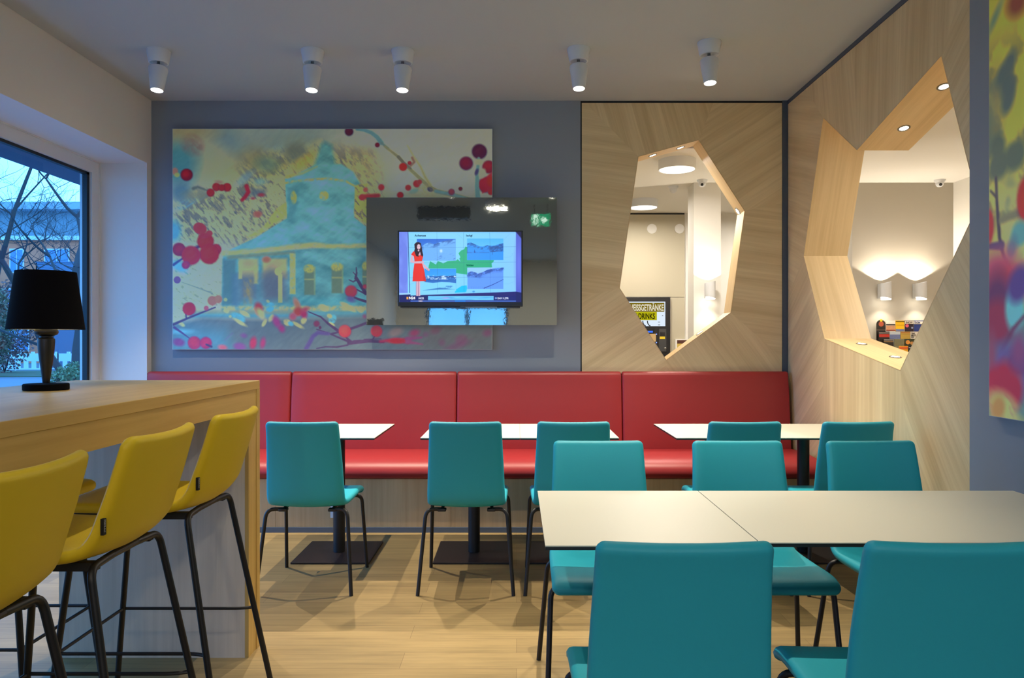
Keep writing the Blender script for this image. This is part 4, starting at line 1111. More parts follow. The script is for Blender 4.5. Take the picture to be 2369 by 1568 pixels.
k.put(k.ell(*p1(1265, 970), 8, 4, 0, 4), (140, 54, 70)); k.put(k.ell(*p1(1150, 1020), 5, 3, 0, 4), (140, 60, 80)); k.put(k.ell(*p1(1215, 1240), 9, 7, 0, 6), (198, 88, 80))
# the bough across the top right
k.put(k.line([p2(400, 50), p2(500, 62), p2(600, 100), p2(680, 160), p2(740, 240)], 7, 11, 3), (94, 138, 152)); k.put(k.line([p2(740, 240), p2(830, 320)], 5, 7, 3), (96, 128, 134))
k.put(k.line([p2(790, 290), p2(850, 340), p2(980, 440), p2(1050, 520), p2(1150, 620), p2(1280, 740), p2(1400, 850), p2(1520, 920), p2(1700, 960), p2(1960, 1035)], 5, 11, 2.5), (130, 132, 104))
k.put(k.line([p2(1105, 280), p2(1190, 430), p2(1290, 580), p2(1350, 720), p2(1420, 830)], 1.5, 7, 4), (152, 150, 112)); k.put(k.line([p2(1500, 920), p2(1720, 965), p2(1960, 1035)], 8, 8, 3), (106, 146, 154))
k.put(k.line([p2(980, 440), p2(1050, 520), p2(1150, 600)], 8, 5, 2), (104, 104, 96)); k.put(k.line([p2(1170, 450), p2(1200, 510), p2(1150, 560)], 6, 6, 3), (132, 104, 96)); k.put(k.ell(*p2(1420, 895), 7, 5, 30, 3), (58, 60, 100))
k.put(k.ell(*p2(1310, 890), 26, 10, 20, 9) * np.clip(k.noise(4, 50, 2, 41) * 1.8 - 0.3, 0, 1), (160, 150, 108)); k.put(k.ell(*p2(1190, 920), 12, 6, -20, 5), (116, 152, 150))
k.put(k.ell(*p2(1350, 985), 60, 7, 4, 10) * 0.6, (146, 142, 110))
for (x, y, r, c, d) in ((290, 85, 54, (80, 24, 52), (56, 22, 62)), (685, 272, 30, (110, 24, 44), (70, 30, 80)), (1045, 580, 52, (186, 38, 40), (130, 40, 50)), (1135, 525, 26, (150, 44, 60), (110, 60, 70)), (1235, 815, 46, (180, 44, 54), (120, 50, 60)), (1275, 790, 30, (186, 60, 66), (130, 50, 60)), (1115, 870, 38, (190, 48, 56), (130, 50, 60)), (1005, 975, 42, (178, 34, 46), (110, 34, 50)),
                        (1845, 885, 26, (104, 38, 50), (70, 60, 80)), (1720, 930, 42, (136, 58, 78), (90, 70, 110)), (740, 865, 40, (188, 48, 60), (150, 50, 60)), (470, 1005, 38, (190, 46, 60), (150, 50, 60)), (520, 900, 30, (190, 80, 80), (160, 90, 80)), (2110, 365, 98, (76, 26, 62), (56, 26, 74)), (1925, 530, 88, (112, 26, 62), (56, 24, 78)), (2240, 580, 84, (134, 28, 54), (80, 26, 70)), (2200, 830, 100, (176, 36, 56), (96, 26, 84)), (2270, 930, 40, (190, 40, 50), (120, 30, 60))):
    q = p2(x, y); k.put(k.ell(q[0], q[1], r * 1.25 / 6.03, None, 0, 4) * 0.5, (110, 140, 154)); berry(k, q[0], q[1], r / 6.03, c, d)
k.put(k.line([p2(480, 1000), p2(600, 990), p2(700, 980)], 12, 10, 5), (192, 52, 62))
k.put(k.line([p2(2100, 460), p2(2080, 640), p2(2075, 860), p2(2090, 1010)], 7, 12, 3), (98, 142, 152)); k.put(k.ell(*p2(2070, 650), 4, 8, 20, 3), (66, 62, 118)); k.put(k.ell(*p2(2100, 510), 10, 7, 0, 4), (166, 168, 148)); k.put(k.ell(*p2(2150, 670), 8, 12, 20, 4), (160, 162, 150))
k.put(k.poly([p2(2110, 800), p2(2290, 640), p2(2290, 880), p2(2150, 950)], 4) * 0.9, (150, 34, 64)); k.put(k.ell(*p2(2270, 780), 9, 12, 0, 6), (200, 44, 44))
# branches and berries, bottom middle
for pts, w0, w1 in (([p4(150, 985), p4(330, 1060), p4(440, 1160), p4(590, 1270)], 2, 7), ([p4(270, 1240), p4(450, 1300), p4(600, 1365), p4(760, 1430)], 2.5, 5), ([p4(740, 1240), p4(860, 1200), p4(990, 1150)], 6, 6), ([p4(480, 1310), p4(590, 1280)], 5, 4),
                    ([p4(700, 1360), p4(770, 1430)], 4, 8), ([p4(740, 1440), p4(900, 1425), p4(1070, 1405)], 9, 6), ([p4(270, 1520), p4(400, 1495), p4(560, 1500), p4(720, 1470)], 2.5, 4), ([p4(850, 500), p4(920, 620), p4(985, 720)], 7, 8), ([p4(845, 340), p4(850, 420), p4(835, 500)], 2, 6), ([p4(800, 410), p4(845, 460)], 2, 3),
                    ([p4(740, 520), p4(800, 550), p4(850, 520)], 2, 4), ([p4(850, 660), p4(985, 730)], 3, 4), ([p4(820, 780), p4(900, 810), p4(985, 835)], 5, 6), ([p5(640, 250), p5(800, 240), p5(1000, 250)], 8, 6), ([p5(870, 215), p5(890, 180)], 3, 3), ([p5(760, 218), p5(970, 214)], 2, 2)):
    k.put(k.line(pts, w0, w1, 1.6), (70, 56, 92))
k.put(k.line([p4(120, 1520), p4(220, 1340), p4(290, 1290), p4(440, 1305)], 10, 8, 4), (78, 70, 124)); k.put(k.line([p5(960, 245), p5(1130, 225), p5(1300, 240)], 5, 13, 6), (150, 50, 84)); k.put(k.ell(*p5(1160, 240), 18, 6, 0, 5), (176, 42, 58)); k.put(k.line([p5(1290, 215), p5(1470, 195)], 10, 4, 4), (116, 66, 112)); k.put(k.line([p5(1290, 250), p5(1480, 280)], 9, 3, 4), (122, 70, 110)); k.put(k.ell(*p4(270, 1160), 7, 7, 0, 4), (104, 52, 84)); k.put(k.ell(*p4(320, 1215), 3, 4, 0, 2), (80, 50, 84))
for (x, y, r, c, d) in ((680, 1270, 86, (198, 72, 76), (126, 40, 72)), (770, 690, 84, (180, 62, 74), (100, 46, 92)), (970, 620, 30, (170, 60, 80), (110, 50, 90))):
    q = p4(x, y); berry(k, q[0], q[1], r / 6.27, c, d)
q = p5(915, 120); berry(k, q[0], q[1], 12.5, (190, 60, 72), (130, 44, 72))
for (x, y, rx, ry, c, o) in ((1380, 140, 12, 8, (130, 50, 92), 0.8), (1520, 160, 6, 5, (104, 66, 106), 0.7), (1640, 110, 12, 8, (110, 60, 92), 0.5), (1150, 130, 18, 10, (150, 120, 116), 0.5), (1960, 225, 14, 12, (104, 66, 100), 0.6), (2280, 140, 10, 8, (108, 60, 98), 0.7), (1720, 260, 7, 8, (104, 66, 100), 0.6), (1900, 300, 32, 8, (104, 62, 100), 0.5)):
    q = p5(x, y); k.put(k.ell(q[0], q[1], rx, ry, -20, 8) * o, c)
k.put(k.ell(812, 688, 10, 6, 20, 6), (84, 84, 140))
k.C += ((k.noise(6, -40, 3.0, 51, 3) - 0.5) * 10)[..., None]
M_PRINT = vcol_mat('printed_panel', rough=0.4)
cp = thing('canvas_print', 'wide art print of a turquoise domed pavilion with red berries, behind the screen', 'wall print', (-1.394, 5.585, 1.22))
b = MB(); b.box(-1.2115, -0.022, 0.0, 1.2115, 0.0145, 1.672); b.build('print_edge', plain('print_edge_white', (196, 198, 198), 0.5), cp)
ob = k.mesh('print_face', M_PRINT, (-1.2085, -0.0225, 1.669), (2.417, 0, 0), (0, 0, -1.666), cp, gain=PRINT_GAIN)

# ---------- the tall print on the grey right wall (canvas x: 0 at its far edge, in metres; y: height)
W2, H2 = 2.0, 1.95
c = Canvas(0, 0, 200, 195, 300, 292, seed=4)   # centimetres
X, Y = c.X, c.Y
def f(px, py):
    """Point of the print seen at a spot of the photograph, in print centimetres."""
    Yd = 1700 * 1.97 / (px - 1195.0)
    return ((3.064 - Yd) * 100, (2.93 - (1.3 - (py - 784) * Yd / 1700.0)) * 100)
g5 = lambda x, y: f(2270 + x / 4.75, y / 4.75)
g6 = lambda x, y: f(2270 + x / 4.75, 320 + y / 4.75)
g7 = lambda x, y: f(2270 + x / 4.61, 640 + y / 4.61)
c.put(np.ones_like(X), (168, 160, 78))
c.put(c.rect(0, 100, 200, 140, 20), (178, 174, 116))
blo = np.clip((c.noise(9, 60, 1.3, 3, 4) - 0.53) * 7, 0, 1) * np.clip((Y - 35) / 25, 0, 1) * np.clip((125 - Y) / 20, 0, 1)
c.put(blo * 0.85, (84, 92, 88)); c.put(np.clip((c.noise(13, 20, 1, 6, 3) - 0.6) * 5, 0, 1) * (Y > 55) * (Y < 115) * 0.6, (74, 104, 112))
c.put(c.ell(*g5(170, 1100), 4, 10, 0, 8) * 0.8, (124, 118, 90)); c.put(c.ell(*g5(150, 190), 2, 7, 40, 3), (96, 124, 112)); c.put(c.ell(*g5(390, 30), 6, 5, 30, 5), (110, 62, 60))
for q in ((230, 820), (280, 920), (310, 1000), (290, 1120), (310, 690)): c.put(c.ell(*g5(*q), 3.4, 5.0, 30, 3), (72, 90, 100))
for q in ((180, 100), (220, 280), (400, 170), (340, 200), (160, 310)): c.put(c.ell(*g6(*q), 4.5, 5.5, 10, 3), (76, 92, 92))
c.put(c.rect(-1, 150, 201, 196, 8), (84, 116, 130))
c.put(c.line([g6(160, 440), g6(170, 700), g6(200, 1100), g6(240, 1280), g6(340, 1500)], 1.6, 2.2, 1), (60, 58, 84)); c.put(c.line([g6(80, 1190), g6(220, 1180)], 2.5, 4, 1.2), (58, 60, 110)); c.put(c.line([g6(220, 900), g6(460, 800)], 3, 4, 2), (110, 112, 100)); c.put(c.line([g6(100, 580), g6(160, 640)], 1, 1.5, 1), (70, 66, 80))
q = g6(95, 970); berry(c, q[0] - 1, q[1], 3.2, (186, 52, 62), (110, 40, 70), 1, ry=7); q = g6(455, 680); berry(c, q[0] + 2, q[1], 5, (186, 48, 50), (110, 34, 70), 1, ry=8)
c.put(c.ell(*g6(420, 1050), 5, 5, 20, 3), (82, 140, 156)); c.put(c.ell(*g6(330, 1220), 3, 5, 20, 3), (80, 110, 140))
c.put(c.ell(*g7(170, 60), 16, 13, 0, 10), (176, 80, 110)); c.put(c.ell(*g7(250, 100), 10, 8, 0, 6), (178, 64, 84)); c.put(c.ell(*g7(170, 340), 10, 16, 0, 8), (84, 50, 96)); c.put(c.ell(*g7(170, 480), 9, 9, 0, 6), (120, 50, 84)); c.put(c.ell(*g7(355, 340), 5.5, 9, 0, 3), (92, 174, 190)); c.put(c.ell(*g7(400, 80), 6, 8, 30, 4), (74, 60, 130))
c.put(c.line([g7(450, 430), g7(340, 560), g7(180, 860), g7(90, 1060)], 1.4, 3, 1.5), (92, 54, 90)); c.put(c.ell(*g7(300, 1000), 16, 10, 0, 8), (86, 92, 160)); c.put(c.ell(*g7(330, 1015), 6, 6, 0, 4), (100, 180, 196)); c.put(c.ell(*g7(400, 930), 10, 6, 0, 5), (90, 62, 120)); c.put(c.ell(*g7(400, 790), 4, 7, 0, 5), (110, 66, 116)); c.put(c.ell(*g7(110, 830), 3, 8, 0, 4), (116, 70, 104))
for q in ((130, 1160), (230, 1110), (330, 1220)): c.put(c.ell(*g7(*q), 6, 8, 10, 4), (142, 44, 76))
c.put(c.ell(*g7(230, 1400), 10, 6, 20, 5) * np.clip(c.noise(3, 30, 2, 9) * 1.8, 0, 1), (176, 168, 116)); c.put(c.ell(*g7(180, 1400), 4, 5, 30, 3), (196, 120, 84))
for _ in range(26):   # the part of the print nearer the camera, beyond the photo's edge
    x, y = c.rng.uniform(60, 195), c.rng.uniform(20, 180); berry(c, x, y, c.rng.uniform(3, 6), (180, 48, 56), (110, 34, 70), 1)
cp2 = thing('canvas_print', 'tall yellow and violet berry print on the grey right wall, cut by the photo edge', 'wall print', (1.998, 2.064, 0.98))
b = MB(); b.box(-0.028, -1.0, 0.0, 0.0, 1.0, 1.95); b.build('print_edge', plain('print_edge_pale', (196, 198, 198), 0.5), cp2)
c.mesh('print_face', M_PRINT, (-0.0285, 0.998, 1.948), (0, -1.996, 0), (0, 0, -1.946), cp2, gain=PRINT_GAIN)

# ------------------------------------------------------------------ glossy backing and the television
gb = thing('screen_backing_panel', 'glossy grey mirror-like panel behind the television, overlapping the berry print', 'wall panel', (-0.407, 5.45, 1.403))
m, nt, bs = newmat('glossy_grey_acrylic')
bs.inputs['Base Color'].default_value = lin((152, 157, 150)); bs.inputs['Metallic'].default_value = 0.86; bs.inputs['Roughness'].default_value = 0.03
tc = N(nt, 'ShaderNodeTexCoord'); n_ = N(nt, 'ShaderNodeTexNoise'); n_.inputs['Scale'].default_value = 30; nt.links.new(tc.outputs['Object'], n_.inputs['Vector'])
bp = N(nt, 'ShaderNodeBump'); bp.inputs['Strength'].default_value = 0.03; bp.inputs['Distance'].default_value = 0.003; nt.links.new(n_.outputs['Fac'], bp.inputs['Height']); nt.links.new(bp.outputs['Normal'], bs.inputs['Normal'])
b = MB(); b.box(-0.706, 0.0, 0.0, 0.706, 0.02, 0.946); b.build('panel', m, gb)
b = MB(); b.box(-0.55, 0.02, 0.15, 0.55, 0.11, 0.8); b.build('wall_spacer', M_GAP, gb)
tv = thing('television', 'flat television showing a weather forecast with a presenter in a red dress', 'television', (-0.414, 5.405, 1.541))
b = MB(); b.box(-0.46, 0.0, 0.0, 0.46, 0.0445, 0.556, bevel=0.003); b.build('casing', plain('tv_black', (12, 12, 16), 0.25), tv)
b = MB(); b.box(-0.44, -0.004, -0.012, 0.44, 0.02, -0.002, bevel=0.002); b.box(-0.04, -0.006, -0.016, 0.04, 0.015, -0.004, bevel=0.003); b.build('lower_edge', plain('tv_edge', (20, 20, 26), 0.15), tv)
b = MB(); b.box(0.0, -0.0055, -0.0085, 0.27, -0.0042, -0.0045); b.build('chrome_strip', M_STEEL, tv)

t = Canvas(98, 128, 2275, 1378, 460, 264, seed=3)
X, Y = t.X, t.Y
t.put(np.ones_like(X), (120, 200, 250)); t.put(t.rect(98, 100, 2290, 1500) * np.clip((1900 - X) / 1500, 0, 1) * 0.35, (140, 216, 255)); t.put(np.clip((X - 1700) / 600, 0, 1) * 0.6, (140, 190, 255))
t.put(t.rect(98, 120, 250, 1250, 4), (104, 126, 226)); t.put(t.rect(98, 120, 250, 1250) * np.clip(t.noise(120, 80, 2, 3) * 1.6 - 0.5, 0, 1), (130, 160, 246)); t.put(t.rect(2180, 120, 2290, 1300, 4), (70, 84, 190)); t.put(t.ell(2230, 700, 60, 420, 0, 90) * 0.7, (110, 130, 240)); t.put(t.poly([(2170, 120), (2290, 120), (2290, 260)], 20), (20, 20, 70))
t.put(t.line([(255, 128), (285, 1210)], 12, 12, 6), (40, 62, 140)); t.put(t.rect(98, 1215, 300, 1250, 4), (150, 200, 250))
t.put(t.line([(250, 145), (2180, 145)], 8, 8, 5) * 0.6, (90, 130, 200))
GRN = (36, 170, 126)
t.put(t.poly([(1280, 390), (1310, 400), (1310, 620), (1790, 620), (1780, 660), (1745, 690), (1755, 760), (1310, 765), (1310, 890), (1240, 880), (1110, 860), (1115, 780), (620, 780), (625, 730), (650, 650), (720, 690), (750, 710), (790, 650), (850, 670), (880, 690), (960, 650), (1110, 640), (1140, 615), (1190, 660), (1170, 600), (1190, 580), (1155, 510), (1200, 460), (1255, 440)], 6), GRN)
t.put(t.poly([(1090, 1210), (1100, 1160), (1210, 1090), (1300, 1080), (1310, 1130), (1290, 1200)], 6), (0, 186, 246)); t.put(t.ell(1425, 1190, 24, 16, 0, 8), (60, 150, 220))
def mount(x0, y0, x1, y1, sky, sky2, snow, rock, ridge, seed):
    r = t.rect(x0, y0, x1, y1, 3)
    t.put(r, sky); t.put(r * np.clip((Y - y0) / (y1 - y0), 0, 1), sky2)
    pts = [(x0, ridge[0])] + [(x0 + (x1 - x0) * i / (len(ridge) - 1), v) for i, v in enumerate(ridge)] + [(x1, y1), (x0, y1)]
    mm = t.poly(pts, 5) * r; t.put(mm, snow)
    rn = np.clip((t.noise(22, -24, 2.2, seed, 3) - 0.42) * 5, 0, 1)
    yr = np.interp(X, [x0 + (x1 - x0) * i / (len(ridge) - 1) for i in range(len(ridge))], ridge)
    band = np.clip(1 - (Y - yr) / 95.0, 0, 1) * (Y > yr)
    t.put(mm * rn * band, rock)
mount(413, 255, 1105, 638, (36, 102, 208), (80, 150, 238), (104, 172, 246), (44, 90, 168), [440, 400, 330, 318, 350, 318, 296, 284, 270, 262], 5)
t.put(t.rect(413, 255, 1105, 638, 3) * np.clip((t.noise(14, -22, 5, 6, 2) - 0.60) * 6, 0, 1) * np.clip((Y - 500) / 100, 0, 1) * np.clip((X - 700) / 200, 0, 1), (56, 104, 190)); t.put(t.ell(845, 468, 22, 26, 0, 30), (190, 226, 255))
mount(1308, 248, 1955, 630, (74, 176, 246), (120, 204, 250), (48, 146, 242), (40, 86, 160), [330, 318, 350, 385, 390, 365, 375, 370, 345, 330], 8)
t.put(t.poly([(1690, 400), (1955, 350), (1955, 480), (1720, 490)], 14) * np.clip(t.noise(18, -30, 2, 10) * 1.9 - 0.2, 0, 1), (40, 84, 158)); t.put(t.poly([(1430, 500), (1440, 440), (1460, 500)], 8), (36, 80, 170)); t.put(t.line([(1310, 400), (1310, 510)], 6, 6, 3), (40, 70, 130)); t.put(t.line([(1760, 490), (1760, 530)], 6, 6, 3), (40, 80, 160))
t.put(t.rect(1310, 490, 1700, 500, 20) * np.clip(t.noise(20, 0, 3, 12) * 2 - 0.6, 0, 1), (44, 100, 190))
mount(550, 785, 1113, 1175, (40, 146, 236), (70, 180, 246), (36, 104, 190), (24, 66, 140), [930, 920, 915, 920, 905, 915, 908, 905], 14)
t.put(t.rect(550, 905, 1113, 975, 12) * np.clip((t.noise(22, 0, 2, 15, 3) - 0.55) * 7, 0, 1), (180, 214, 250)); t.put(t.poly([(550, 1020), (700, 1035), (850, 1020), (1000, 1025), (1113, 1040), (1113, 1180), (480, 1180)], 12), (122, 206, 250)); t.put(t.poly([(520, 1170), (820, 1120), (1090, 1150), (820, 1155)], 10), (52, 120, 190)); t.put(t.ell(960, 1110, 90, 26, -8, 10) * np.clip(t.noise(16, -20, 2, 16) * 2.2 - 0.7, 0, 1), (60, 130, 200))
mount(1315, 765, 1955, 1145, (140, 196, 250), (150, 190, 250), (92, 150, 252), (40, 76, 160), [850, 830, 850, 880, 840, 800, 790, 770, 765, 762], 18)
t.put(t.line([(1330, 900), (1480, 910), (1620, 860), (1780, 815), (1950, 785)], 60, 40, 20) * np.clip(t.noise(20, -24, 2, 20) * 2 - 0.4, 0, 1), (44, 78, 164)); t.put(t.line([(1610, 1130), (1760, 1070), (1955, 975)], 14, 8, 6), (40, 66, 150))
for x in range(1380, 1660, 34): t.put(t.line([(x, 1100), (x + 4, 1140)], 3, 3, 3) * 0.7, (56, 90, 180))
for x in (770, 1245, 1712): t.put(t.line([(x, 140), (x + 12, 1210)], 3, 3, 3) * 0.75, (40, 86, 140))
for y in (404, 676, 940): t.put(t.line([(270, y + 6), (2175, y - 10)], 3, 3, 3) * 0.75, (40, 86, 140))
for pts in ([(1130, 165), (1200, 220), (1245, 270)], [(1965, 280), (2010, 220), (2070, 165)], [(1970, 580), (2060, 580), (2120, 540), (2110, 510), (2160, 500)], [(1980, 1050), (2040, 1055), (2100, 1030), (2160, 1010)], [(280, 262), (360, 270), (330, 340), (300, 420)], [(290, 1060), (340, 1050), (370, 1030)]): t.put(t.line(pts, 3, 3, 3) * 0.6, (90, 150, 190))
t.put(t.poly([(98, 1250), (300, 1240), (300, 1262), (2180, 1192), (2290, 1210), (2290, 1390), (98, 1390)], 5), (14, 20, 96)); t.put(t.poly([(500, 1250), (2180, 1192), (2180, 1270)], 12) * 0.5, (40, 30, 120))
t.put(t.rect(612, 1268, 1782, 1340, 3), (110, 202, 246)); t.put(t.rect(612, 1268, 1782, 1340, 3) * np.clip(t.noise(12, 0, 14, 23, 2) * 1.8 - 0.5, 0, 1), (70, 160, 226)); t.put(t.ell(930, 1305, 60, 14, 0, 16), (150, 160, 236)); t.put(t.rect(1786, 1268, 2180, 1340, 3), (12, 24, 110))
t.put(t.rect(300, 1350, 2180, 1368, 3), (70, 110, 200)); t.put(t.rect(1090, 1346, 1280, 1370, 3), (30, 120, 220)); t.put(t.ell(480, 1358, 40, 10, 0, 6), (200, 190, 210))
t.put(t.rect(228, 1285, 262, 1328, 4), (226, 150, 60)); t.put(t.rect(243, 1285, 248, 1328, 2) * 0.6, (255, 190, 110))
# presenter on the screen
SKIN, HAIR, DRS = (206, 170, 190), (34, 14, 34), (222, 44, 34)
t.put(t.poly([(408, 1000), (470, 1000), (470, 1120), (474, 1268), (400, 1268), (396, 1120)], 4), SKIN); t.put(t.line([(438, 1010), (440, 1262)], 5, 8, 5), (120, 70, 110)); t.put(t.line([(400, 1010), (400, 1260)], 6, 6, 4) * 0.6, (80, 60, 120))
t.put(t.poly([(320, 520), (362, 530), (345, 600), (350, 640), (480, 660), (480, 695), (380, 690), (295, 670), (300, 600)], 5), SKIN)
t.put(t.poly([(470, 655), (540, 650), (530, 690), (590, 750), (645, 800), (625, 828), (560, 780), (510, 710)], 5), SKIN); t.put(t.line([(590, 780), (630, 826)], 5, 3, 3), (120, 90, 130))
t.put(t.poly([(310, 530), (350, 475), (420, 480), (450, 545), (510, 520), (526, 560), (505, 650), (372, 655), (358, 560)], 4), DRS); t.put(t.poly([(368, 690), (505, 690), (540, 790), (575, 1004), (335, 1008), (345, 850)], 4), DRS); t.put(t.poly([(540, 790), (575, 1004), (530, 1004)], 20) * 0.4, (160, 30, 40))
t.put(t.poly([(420, 460), (470, 460), (480, 520), (450, 555), (425, 500)], 4), SKIN)
t.put(t.poly([(372, 400), (368, 350), (400, 316), (445, 310), (485, 330), (498, 400), (512, 480), (528, 545), (505, 570), (485, 540), (470, 480), (440, 540), (450, 570), (400, 560), (366, 470), (376, 430)], 4), HAIR)
t.put(t.ell(446, 395, 31, 46, 0, 4), (222, 192, 206)); t.put(t.ell(444, 462, 16, 14, 0, 6), SKIN)
for ex in (432, 462): t.put(t.ell(ex, 384, 6, 3.4, 0, 3), (60, 40, 60))
t.put(t.ell(449, 425, 10, 3.2, 0, 3), (160, 70, 90)); t.put(t.line([(448, 388), (450, 408)], 3, 4, 3) * 0.6, (170, 130, 150)); t.put(t.poly([(415, 345), (446, 335), (478, 350), (480, 330), (440, 312), (405, 330)], 4), HAIR)
scr = t.mesh('screen', vcol_mat('lit_screen', emission=TV_EMIT), (-0.449, -0.0006, 0.547), (0.898, 0, 0), (0, 0, -0.517), tv, gain=1.0)
def tvtext(s, x, y, size, col, st=1.0, sx=1.0, bold=0.0005):
    u = (x - 98) / (2275 - 98) * 0.898 - 0.449; v = 0.547 - (y - 128) / (1378 - 128) * 0.517
    return text_mesh('lettering', s, size, emit('screen_ink', col, st), scr, (u, -0.0022, v), extrude=0.0002, sx=sx, bold=bold)
tvtext('Achensee', 375, 212, 0.021, (20, 44, 84), 0.6, 1.0); tvtext('Ischgl', 1290, 212, 0.021, (20, 44, 84), 0.6); tvtext('Sölden', 1296, 738, 0.020, (14, 110, 90), 0.7)
tvtext('N24', 272, 1326, 0.026, (240, 244, 255), TV_EMIT, 1.0, 0.0012); tvtext('10:22', 436, 1326, 0.019, (220, 230, 255), TV_EMIT); tvtext('DAX 11,27%', 1850, 1326, 0.019, (220, 230, 255), TV_EMIT, 0.8)
tvtext('O', 1805, 1324, 0.018, (160, 190, 255), TV_EMIT)

# lit exit sign and a dark air outlet hanging near the camera: the glossy panel shows them
ex = thing('exit_sign', 'green and white lit exit sign mirrored in the glossy panel', 'exit sign', (0.325, 0.97, 2.82))
b = MB(); b.box(-0.13, -0.02, 0.0, 0.13, 0.02, 0.17, bevel=0.004); b.build('housing', M_FIX, ex)
b = MB(); b.box(-0.125, 0.0205, 0.005, 0.125, 0.022, 0.165); ef = b.build('sign_face', emit('exit_green', (20, 160, 110), 2.0), ex)
W_ = emit('exit_white', (225, 255, 240), 2.6)
b = MB(); b.box(-0.105, 0.0222, 0.02, -0.03, 0.0232, 0.15); b.build('door_symbol', W_, ef)
b = MB(); b.add([(0.0, 0.0226, 0.07), (0.0, 0.0226, 0.10), (0.04, 0.0226, 0.10), (0.04, 0.0226, 0.13), (0.10, 0.0226, 0.085), (0.04, 0.0226, 0.04), (0.04, 0.0226, 0.07)], [(0, 1, 2, 6), (3, 4, 5)]); b.build('arrow_symbol', W_, ef)
b = MB(); b.add([(-0.085, 0.0236, 0.03), (-0.07, 0.0236, 0.03), (-0.06, 0.0236, 0.07), (-0.045, 0.0236, 0.03), (-0.035, 0.0236, 0.03), (-0.05, 0.0236, 0.115), (-0.075, 0.0236, 0.115)], [(0, 1, 2, 6), (2, 3, 4, 5, 6)]); b.build('person_symbol', ef.data.materials[0], ef)
b = MB(); b.tube([(-0.09, 0, 0.17), (-0.09, 0, 0.295)], 0.004, 8); b.tube([(0.09, 0, 0.17), (0.09, 0, 0.295)], 0.004, 8); b.build('hanger_rod', M_STEEL, ex)
av = thing('air_outlet', 'dark slot air outlet under the ceiling, mirrored above the television', 'air outlet', (-1.0, 0.75, CEIL))
b = MB(); b.box(-0.36, -0.08, -0.16, 0.36, 0.08, 0.0, bevel=0.004); b.build('casing', M_GAP, av)
b = MB()
for q in range(5): b.box(-0.33, 0.0805, -0.15 + 0.028 * q, 0.33, 0.086, -0.138 + 0.028 * q)
b.build('louvre_front', M_BLACK, av)
# ------------------------------------------------------------------ outside, beyond the window
b = MB(); b.box(-70, -30, -0.25, -3.62, 80, -0.15); struct(b, 'ground_outside', plain('asphalt', (112, 120, 132), 0.8, vary=0.25, vscale=0.6))
b = MB(); b.box(-60, 28.0, -0.149, -8, 33.0, -0.12); struct(b, 'ground_verge', plain('verge_grass', (84, 100, 74), 0.9, vary=0.4, vscale=2))
bl = thing('apartment_building', 'red brick apartment block with a pale set-back top floor, beyond the bare trees', 'building', (-25, 44, -0.15))
M_BRICK = plain('brick_red', (236, 132, 96), 0.85, vary=0.2, vscale=1.2)
b = MB(); b.box(-20, 0, 0, 20, 10, 7.35); b.build('facade', M_BRICK, bl)
b = MB(); b.box(-20.2, -0.25, 7.35, 20.2, 10, 7.6); b.build('ledge', plain('ledge_pale', (206, 214, 218), 0.7), bl)
b = MB(); b.box(-19, 1.2, 7.6, 19, 9, 9.3); b.build('top_floor', plain('render_grey', (120, 138, 148), 0.8), bl)
b = MB(); b.box(-19.6, 0.4, 9.3, 19.6, 9.6, 9.75); b.build('roof', plain('roof_pale', (150, 164, 178), 0.7), bl)
M_BWIN = plain('window_blue', (70, 120, 170), 0.1, spec=0.9); M_BFR = plain('window_pale', (214, 222, 230), 0.6)
for fl in range(3):
    z = 0.7 + fl * 2.35
    for i, x in enumerate(np.arange(-14.5, 14.6, 2.4)):
        wd = 1.5 if (i + fl) % 3 else 0.85
        b = MB(); b.box(x - wd / 2, -0.06, z, x + wd / 2, 0.02, z + 1.45); fw = b.build('window', M_BFR, bl)
        b = MB(); b.box(x - wd / 2 + 0.07, -0.08, z + 0.07, x - 0.03, -0.05, z + 1.38); b.box(x + 0.03, -0.08, z + 0.07, x + wd / 2 - 0.07, -0.05, z + 1.38); b.build('pane', M_BWIN, fw)
M_BALC = plain('balcony_slate', (86, 110, 140), 0.6)
for fl in (1, 2):
    for x in (-8.5, -1.3, 6.0):
        b = MB(); z = 0.35 + fl * 2.35
        b.box(x - 1.7, -1.2, z - 0.12, x + 1.7, 0, z); b.box(x - 1.7, -1.2, z, x + 1.7, -1.14, z + 0.85); b.box(x - 1.7, -1.2, z, x - 1.64, 0, z + 0.85); b.box(x + 1.64, -1.2, z, x + 1.7, 0, z + 0.85)
        b.box(x - 1.72, -1.24, z + 0.85, x + 1.72, -1.1, z + 0.9)
        b.build('balcony', M_BALC, bl)
# white site barrier
fe = thing('site_barrier', 'low white plank barrier standing along the street outside', 'barrier', (-23.0, 34.0, -0.15))
M_BAR = plain('barrier_white', (226, 240, 246), 0.6)
b = MB(); b.box(-5.6, -0.03, 0.42, 5.4, 0.03, 0.78); b.box(-5.6, -0.03, 0.04, 5.4, 0.03, 0.10); b.build('board', M_BAR, fe)
b = MB()
for x in np.arange(-5.55, 5.4, 0.36): b.box(x, -0.025, 0.1, x + 0.2, 0.02, 0.42)
for x in np.arange(-5.5, 5.4, 0.55): b.box(x, -0.03, 0.78, x + 0.14, 0.03, 0.86)
b.build('slat_row', M_BAR, fe)
for x in (-5.5, -1.9, 1.8, 5.3):
    b = MB(); b.box(x - 0.25, -0.35, 0, x + 0.25, 0.35, 0.06); b.box(x - 0.03, -0.03, 0.06, x + 0.03, 0.03, 0.95); b.build('foot', M_BALC, fe)
